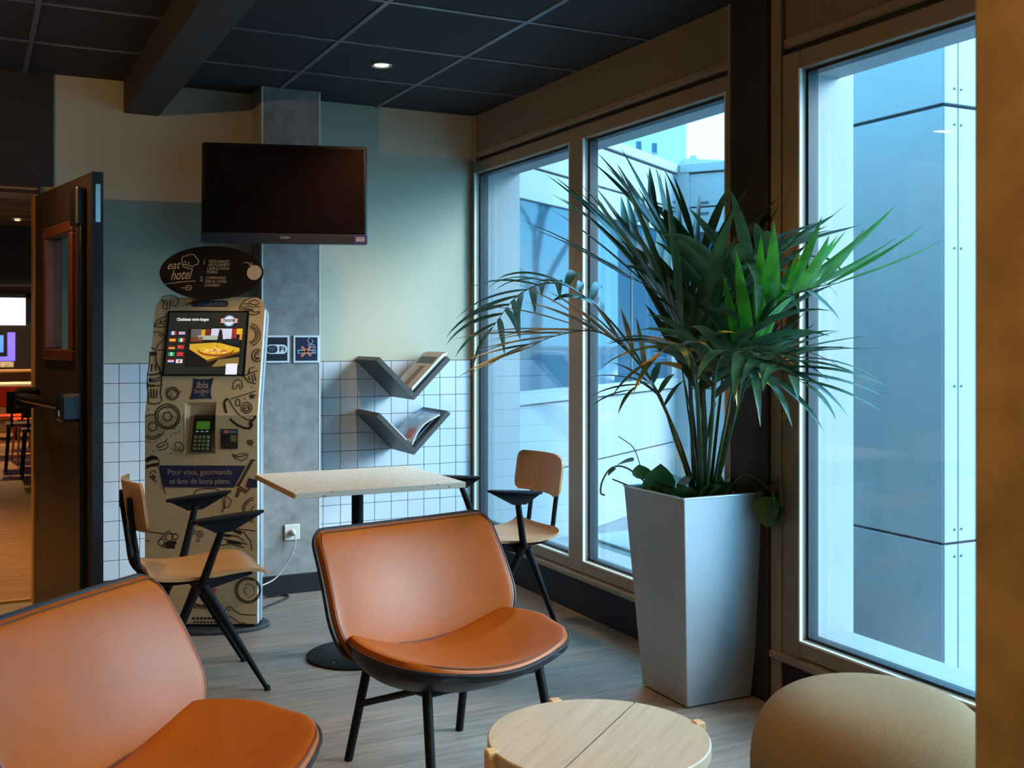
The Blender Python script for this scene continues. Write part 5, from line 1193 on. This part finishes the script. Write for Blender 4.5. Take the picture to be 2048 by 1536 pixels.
lounge('tan-orange leather lounge chair in the middle, in front of the table', (1.33, 3.098, 0), math.atan2(-.98, .193))
lounge('tan-orange leather lounge chair cut off at the lower left', (.365, 2.484, 0), math.atan2(-.709, .704))

# ================================================================== COFFEE TABLE
cf = thing('round_coffee_table', 'low round pale ash coffee table with a groove across its top', 'coffee table', (1.330, 2.203, 0), math.radians(38))
def halfdisc(sgn):
    R, g = .264, .0035; n = 40; pts = []
    for k in range(n+1):
        a = PI*k/n; pts.append((R*math.cos(a), sgn*max(g, R*math.sin(a))))
    b = MB(); m = len(pts)
    prof = [(.0, .372), (.0, .397), (-.003, .400)]
    vs = []
    for dr, z in prof:
        for (x, y) in pts:
            l = math.hypot(x, y); k = (l+dr)/l; vs.append((x*k, y if abs(y) <= g*1.01 else y*k, z))
    fs = [tuple(range(m)), tuple(range(2*m, 3*m))]+[(i*m+k, i*m+(k+1) % m, (i+1)*m+(k+1) % m, (i+1)*m+k) for i in range(2) for k in range(m)]
    return b.add(vs, fs)
halfdisc(1).build('top_half', M['ash'], cf); halfdisc(-1).build('top_half', M['ash'], cf)
MB().lathe([(.20, .355), (.235, .372)], 40).build('under_ring', M['ashleg'], cf)
for k in range(4):
    a = math.radians(-44.5+90*k); c, s = math.cos(a), math.sin(a)
    Mx = Matrix(((c, -s, 0, 0), (s, c, 0, 0), (0, 0, 1, 0), (0, 0, 0, 1)))
    MB().box((.256, -.015, 0), (.282, .015, .403), .003, Mx).build('leg', M['ashleg'], cf)
for k in range(2):
    a = math.radians(-44.5+90*k); c, s = math.cos(a), math.sin(a)
    Mx = Matrix(((c, -s, 0, 0), (s, c, 0, 0), (0, 0, 1, 0), (0, 0, 0, 1)))
    MB().box((-.25, -.012, .33-.03*k), (.25, .012, .36-.03*k), .002, Mx).build('stretcher', M['ashleg'], cf)

# ================================================================== POUF
pf_ = thing('wool_pouf', 'round sand-coloured wool pouf in front of the right window', 'pouf', (2.02, 2.02, 0))
pr = []
for k in range(33):
    a = -PI/2+PI*k/32
    pr.append((.30*math.copysign(abs(math.cos(a))**.55, 1)+.0005, .235+.228*math.copysign(abs(math.sin(a))**.72, math.sin(a))))
pr = [(max(.001, r), max(.004, z)) for r, z in pr]
MB().lathe(pr, 72).build('cushion', M['pouf'], pf_, True)
MB().lathe([(.22, 0), (.22, .02)], 40).build('base', M['base'], pf_)

# ================================================================== PLANTER AND PLANTS
plr = thing('tapered_planter', 'tall square tapered silver planter before the black post', 'planter', (2.46, 3.36, 0))
b0, b1, h = .146, .198, .77
vs = [(sx*b0, sy*b0, .004) for sx, sy in ((-1, -1), (1, -1), (1, 1), (-1, 1))]+[(sx*b1, sy*b1, h) for sx, sy in ((-1, -1), (1, -1), (1, 1), (-1, 1))]
vs += [(sx*(b1-.008), sy*(b1-.008), h) for sx, sy in ((-1, -1), (1, -1), (1, 1), (-1, 1))]+[(sx*(b1-.014), sy*(b1-.014), h-.06) for sx, sy in ((-1, -1), (1, -1), (1, 1), (-1, 1))]
pw = MB().add(vs, [(3, 2, 1, 0)]+[(k, (k+1) % 4, 4+(k+1) % 4, 4+k) for k in range(4)]+[(4+k, 4+(k+1) % 4, 8+(k+1) % 4, 8+k) for k in range(4)]+[(8+k, 8+(k+1) % 4, 12+(k+1) % 4, 12+k) for k in range(4)]).build('body', M['silver'], plr)
md = pw.modifiers.new('soft_edges', 'BEVEL'); md.width = .004; md.segments = 2; md.limit_method = 'ANGLE'
for k in range(4):
    p, q = vs[4+k], vs[4+(k+1) % 4]
    MB().tube([p, q], .0042, 6).build('rim', M['rim'], plr)
MB().grid(lambda u, v: (-.185+.37*u, -.185+.37*v, h-.035+.012*math.sin(17*u)*math.cos(13*v)), 14, 14).build('soil', M['soil'], plr)

def leaflet(base, d, L, W, droop, up, m, parent, fold=.25):
    n = 8; p = Vector(base); d = Vector(d).normalized(); vs = []; fs = []
    g = Vector((0, 0, -1))
    for i in range(n+1):
        s = i/n
        w = W*(math.sin(PI*min(1, s*.93+.07)**.75))**.9*(1 if s < .98 else .15)
        side = d.cross(up)
        if side.length < 1e-4: side = d.cross(Vector((1, 0, 0)))
        side.normalize(); nn = side.cross(d).normalized()
        vs += [p-side*w+nn*w*fold, p.copy(), p+side*w+nn*w*fold]
        p = p+d*(L/n)
        d = (d+g*(droop*(.25+s)/n)).normalized()
    for i in range(n):
        a = 3*i; fs += [(a, a+1, a+4, a+3), (a+1, a+2, a+5, a+4)]
    # keep leaves off the window wall and post
    vs = [Vector((min(v.x, 2.598), v.y, v.z)) if 3.10 < v.y < 3.38 else Vector((min(v.x, 2.615), v.y, v.z)) for v in vs]
    return MB().add(vs, fs).build('leaflet', M[m], parent, True, fix=False)
palm = thing('potted_palm', 'tall kentia palm with arching green fronds growing from the silver planter', 'plant', (2.46, 3.36, .73))
PO = Vector((2.46, 3.36, .73))
random.seed(11)
for fi, (mm, start, n, L, droop, ang, pts) in enumerate(FRONDS):
    path = crv(pts, 8); m = len(path)
    cum = [0]
    for i in range(1, m): cum.append(cum[-1]+(path[i]-path[i-1]).length)
    tot = cum[-1]
    rad = [.0062*(1-c/tot)+.0012 for c in cum]
    fr = MB().tube([p for p in path], rad, 7).build('frond_stalk', M['stem' if mm != 'olive' else 'olive'], palm, True)
    fr.matrix_parent_inverse = Matrix.Translation(-PO)
    def at(f):
        t = f*tot
        for i in range(1, m):
            if cum[i] >= t:
                k = (t-cum[i-1])/max(1e-6, cum[i]-cum[i-1]); return path[i-1].lerp(path[i], k), (path[i]-path[i-1]).normalized()
        return path[-1], (path[-1]-path[-2]).normalized()
    for k in range(n):
        f = start+(1-start)*(k/(n-1))**.9
        p, T = at(f)
        S = T.cross(Vector((0, 0, 1)))
        if S.length < .15: S = Vector((.8946, -.4469, 0))
        S.normalize(); N = S.cross(T).normalized()
        sd = 1 if k % 2 else -1
        a = math.radians(ang+random.uniform(-9, 9)+(28 if k >= n-2 else 0))
        q = k/(n-1)
        ln = L*(.62+.75*math.sin(PI*(.15+.7*q)))*random.uniform(.85, 1.12)
        d = S*sd*math.cos(a)+T*math.sin(a)+N*random.uniform(.05, .28)
        mat_ = mm
        leaflet(p, d, ln, (.050 if mm in ('deep', 'bright') else .044)*ln*random.uniform(.85, 1.2)+.002, droop*random.uniform(.75, 1.3), N if N.z > 0 else -N, mat_, fr)
# a few bare stalks
random.seed(5)
for k in range(9):
    a = random.uniform(0, 6.28); r = random.uniform(.01, .05)
    b_ = Vector((2.46+r*math.cos(a), 3.36+r*math.sin(a), .73)); t_ = b_+Vector((random.uniform(-.10, .05), random.uniform(-.12, .08), random.uniform(.30, .62)))
    o = MB().tube(crv([b_, b_.lerp(t_, .5)+Vector((0, 0, .02)), t_], 5), [.0055-.0003*i for i in range(11)], 7).build('bare_stalk', M['stem'], palm, True)
    o.matrix_parent_inverse = Matrix.Translation(-PO)

# trailing vine round the palm's foot
vine = thing('trailing_vine', 'low leafy vine spilling over the planter rim at the palm foot', 'plant', (2.46, 3.36, .735))
VO = Vector((2.46, 3.36, .735))
def heart(size):
    vs = []; fs = []
    prof = [(0, 0), (.05, .30), (.2, .46), (.4, .47), (.6, .38), (.8, .22), (.93, .08), (1, 0)]
    for (s, w) in prof: vs += [(s*size, -w*size, .10*size*abs(w)*2-.12*size*s*s), (s*size, 0, -.12*size*s*s), (s*size, w*size, .10*size*abs(w)*2-.12*size*s*s)]
    for i in range(len(prof)-1):
        a = 3*i; fs += [(a, a+1, a+4, a+3), (a+1, a+2, a+5, a+4)]
    return MB().add(vs, fs).mesh('vine_leaf', M['ivy'], True)
hm = heart(.1)
def vleaf(p, d, roll, sc):
    o = bpy.data.objects.new('vine_leaf', hm); COL.objects.link(o); o.parent = vine
    d = Vector(d).normalized(); q = d.to_track_quat('X', 'Z')
    o.rotation_euler = (q.to_matrix() @ Matrix.Rotation(roll, 3, 'X')).to_euler(); o.location = Vector(p)-VO; o.scale = (sc, sc, sc)
def vstem(pts, m='dryvine', r=.0022):
    o = MB().tube(crv([Vector(p)-VO for p in pts], 5), r, 6).build('vine_stem', M[m], vine, True)
vstem([(2.50, 3.25, .75), (2.56, 3.20, .835), (2.61, 3.14, .80), (2.622, 3.115, .765), (2.60, 3.10, .73)])
vleaf((2.592, 3.105, .765), (-.25, -.2, -1), .3, 1.15); vleaf((2.612, 3.095, .79), (.05, -.3, -1), -.4, 1.15); vleaf((2.615, 3.10, .73), (.0, -.2, -1), .8, .8)
vleaf((2.60, 3.12, .79), (.3, -.5, .5), .2, .7)
vstem([(2.36, 3.47, .745), (2.27, 3.53, .835), (2.20, 3.54, .845), (2.15, 3.53, .80), (2.135, 3.52, .755), (2.15, 3.515, .745)], r=.0035)
vstem([(2.33, 3.50, .745), (2.26, 3.53, .775), (2.20, 3.54, .80)], r=.003)
vstem([(2.34, 3.46, .75), (2.30, 3.49, .84), (2.27, 3.50, .92), (2.22, 3.53, .965)], r=.0018)
vleaf((2.215, 3.54, .842), (-.7, .1, -.5), 0, .45); vleaf((2.27, 3.50, .87), (-1, .2, -.1), .4, .75); vleaf((2.30, 3.48, .80), (-.4, -.3, .8), .2, .8)
vleaf((2.335, 3.42, .74), (-.1, -.15, 1), .2, 1.35); vleaf((2.37, 3.36, .75), (.2, -.4, .6), .6, 1.1); vleaf((2.36, 3.30, .745), (-.2, -.6, .55), -.3, 1.0)
random.seed(21)
for k in range(30):
    a = random.uniform(0, 6.28); r = random.uniform(.05, .165)
    vleaf((2.46+r*math.cos(a), 3.36+r*math.sin(a), .745), (math.cos(a+random.uniform(-.8, .8)), math.sin(a+random.uniform(-.8, .8)), random.uniform(.4, 1.6)), random.uniform(-.6, .6), random.uniform(.6, 1.05))
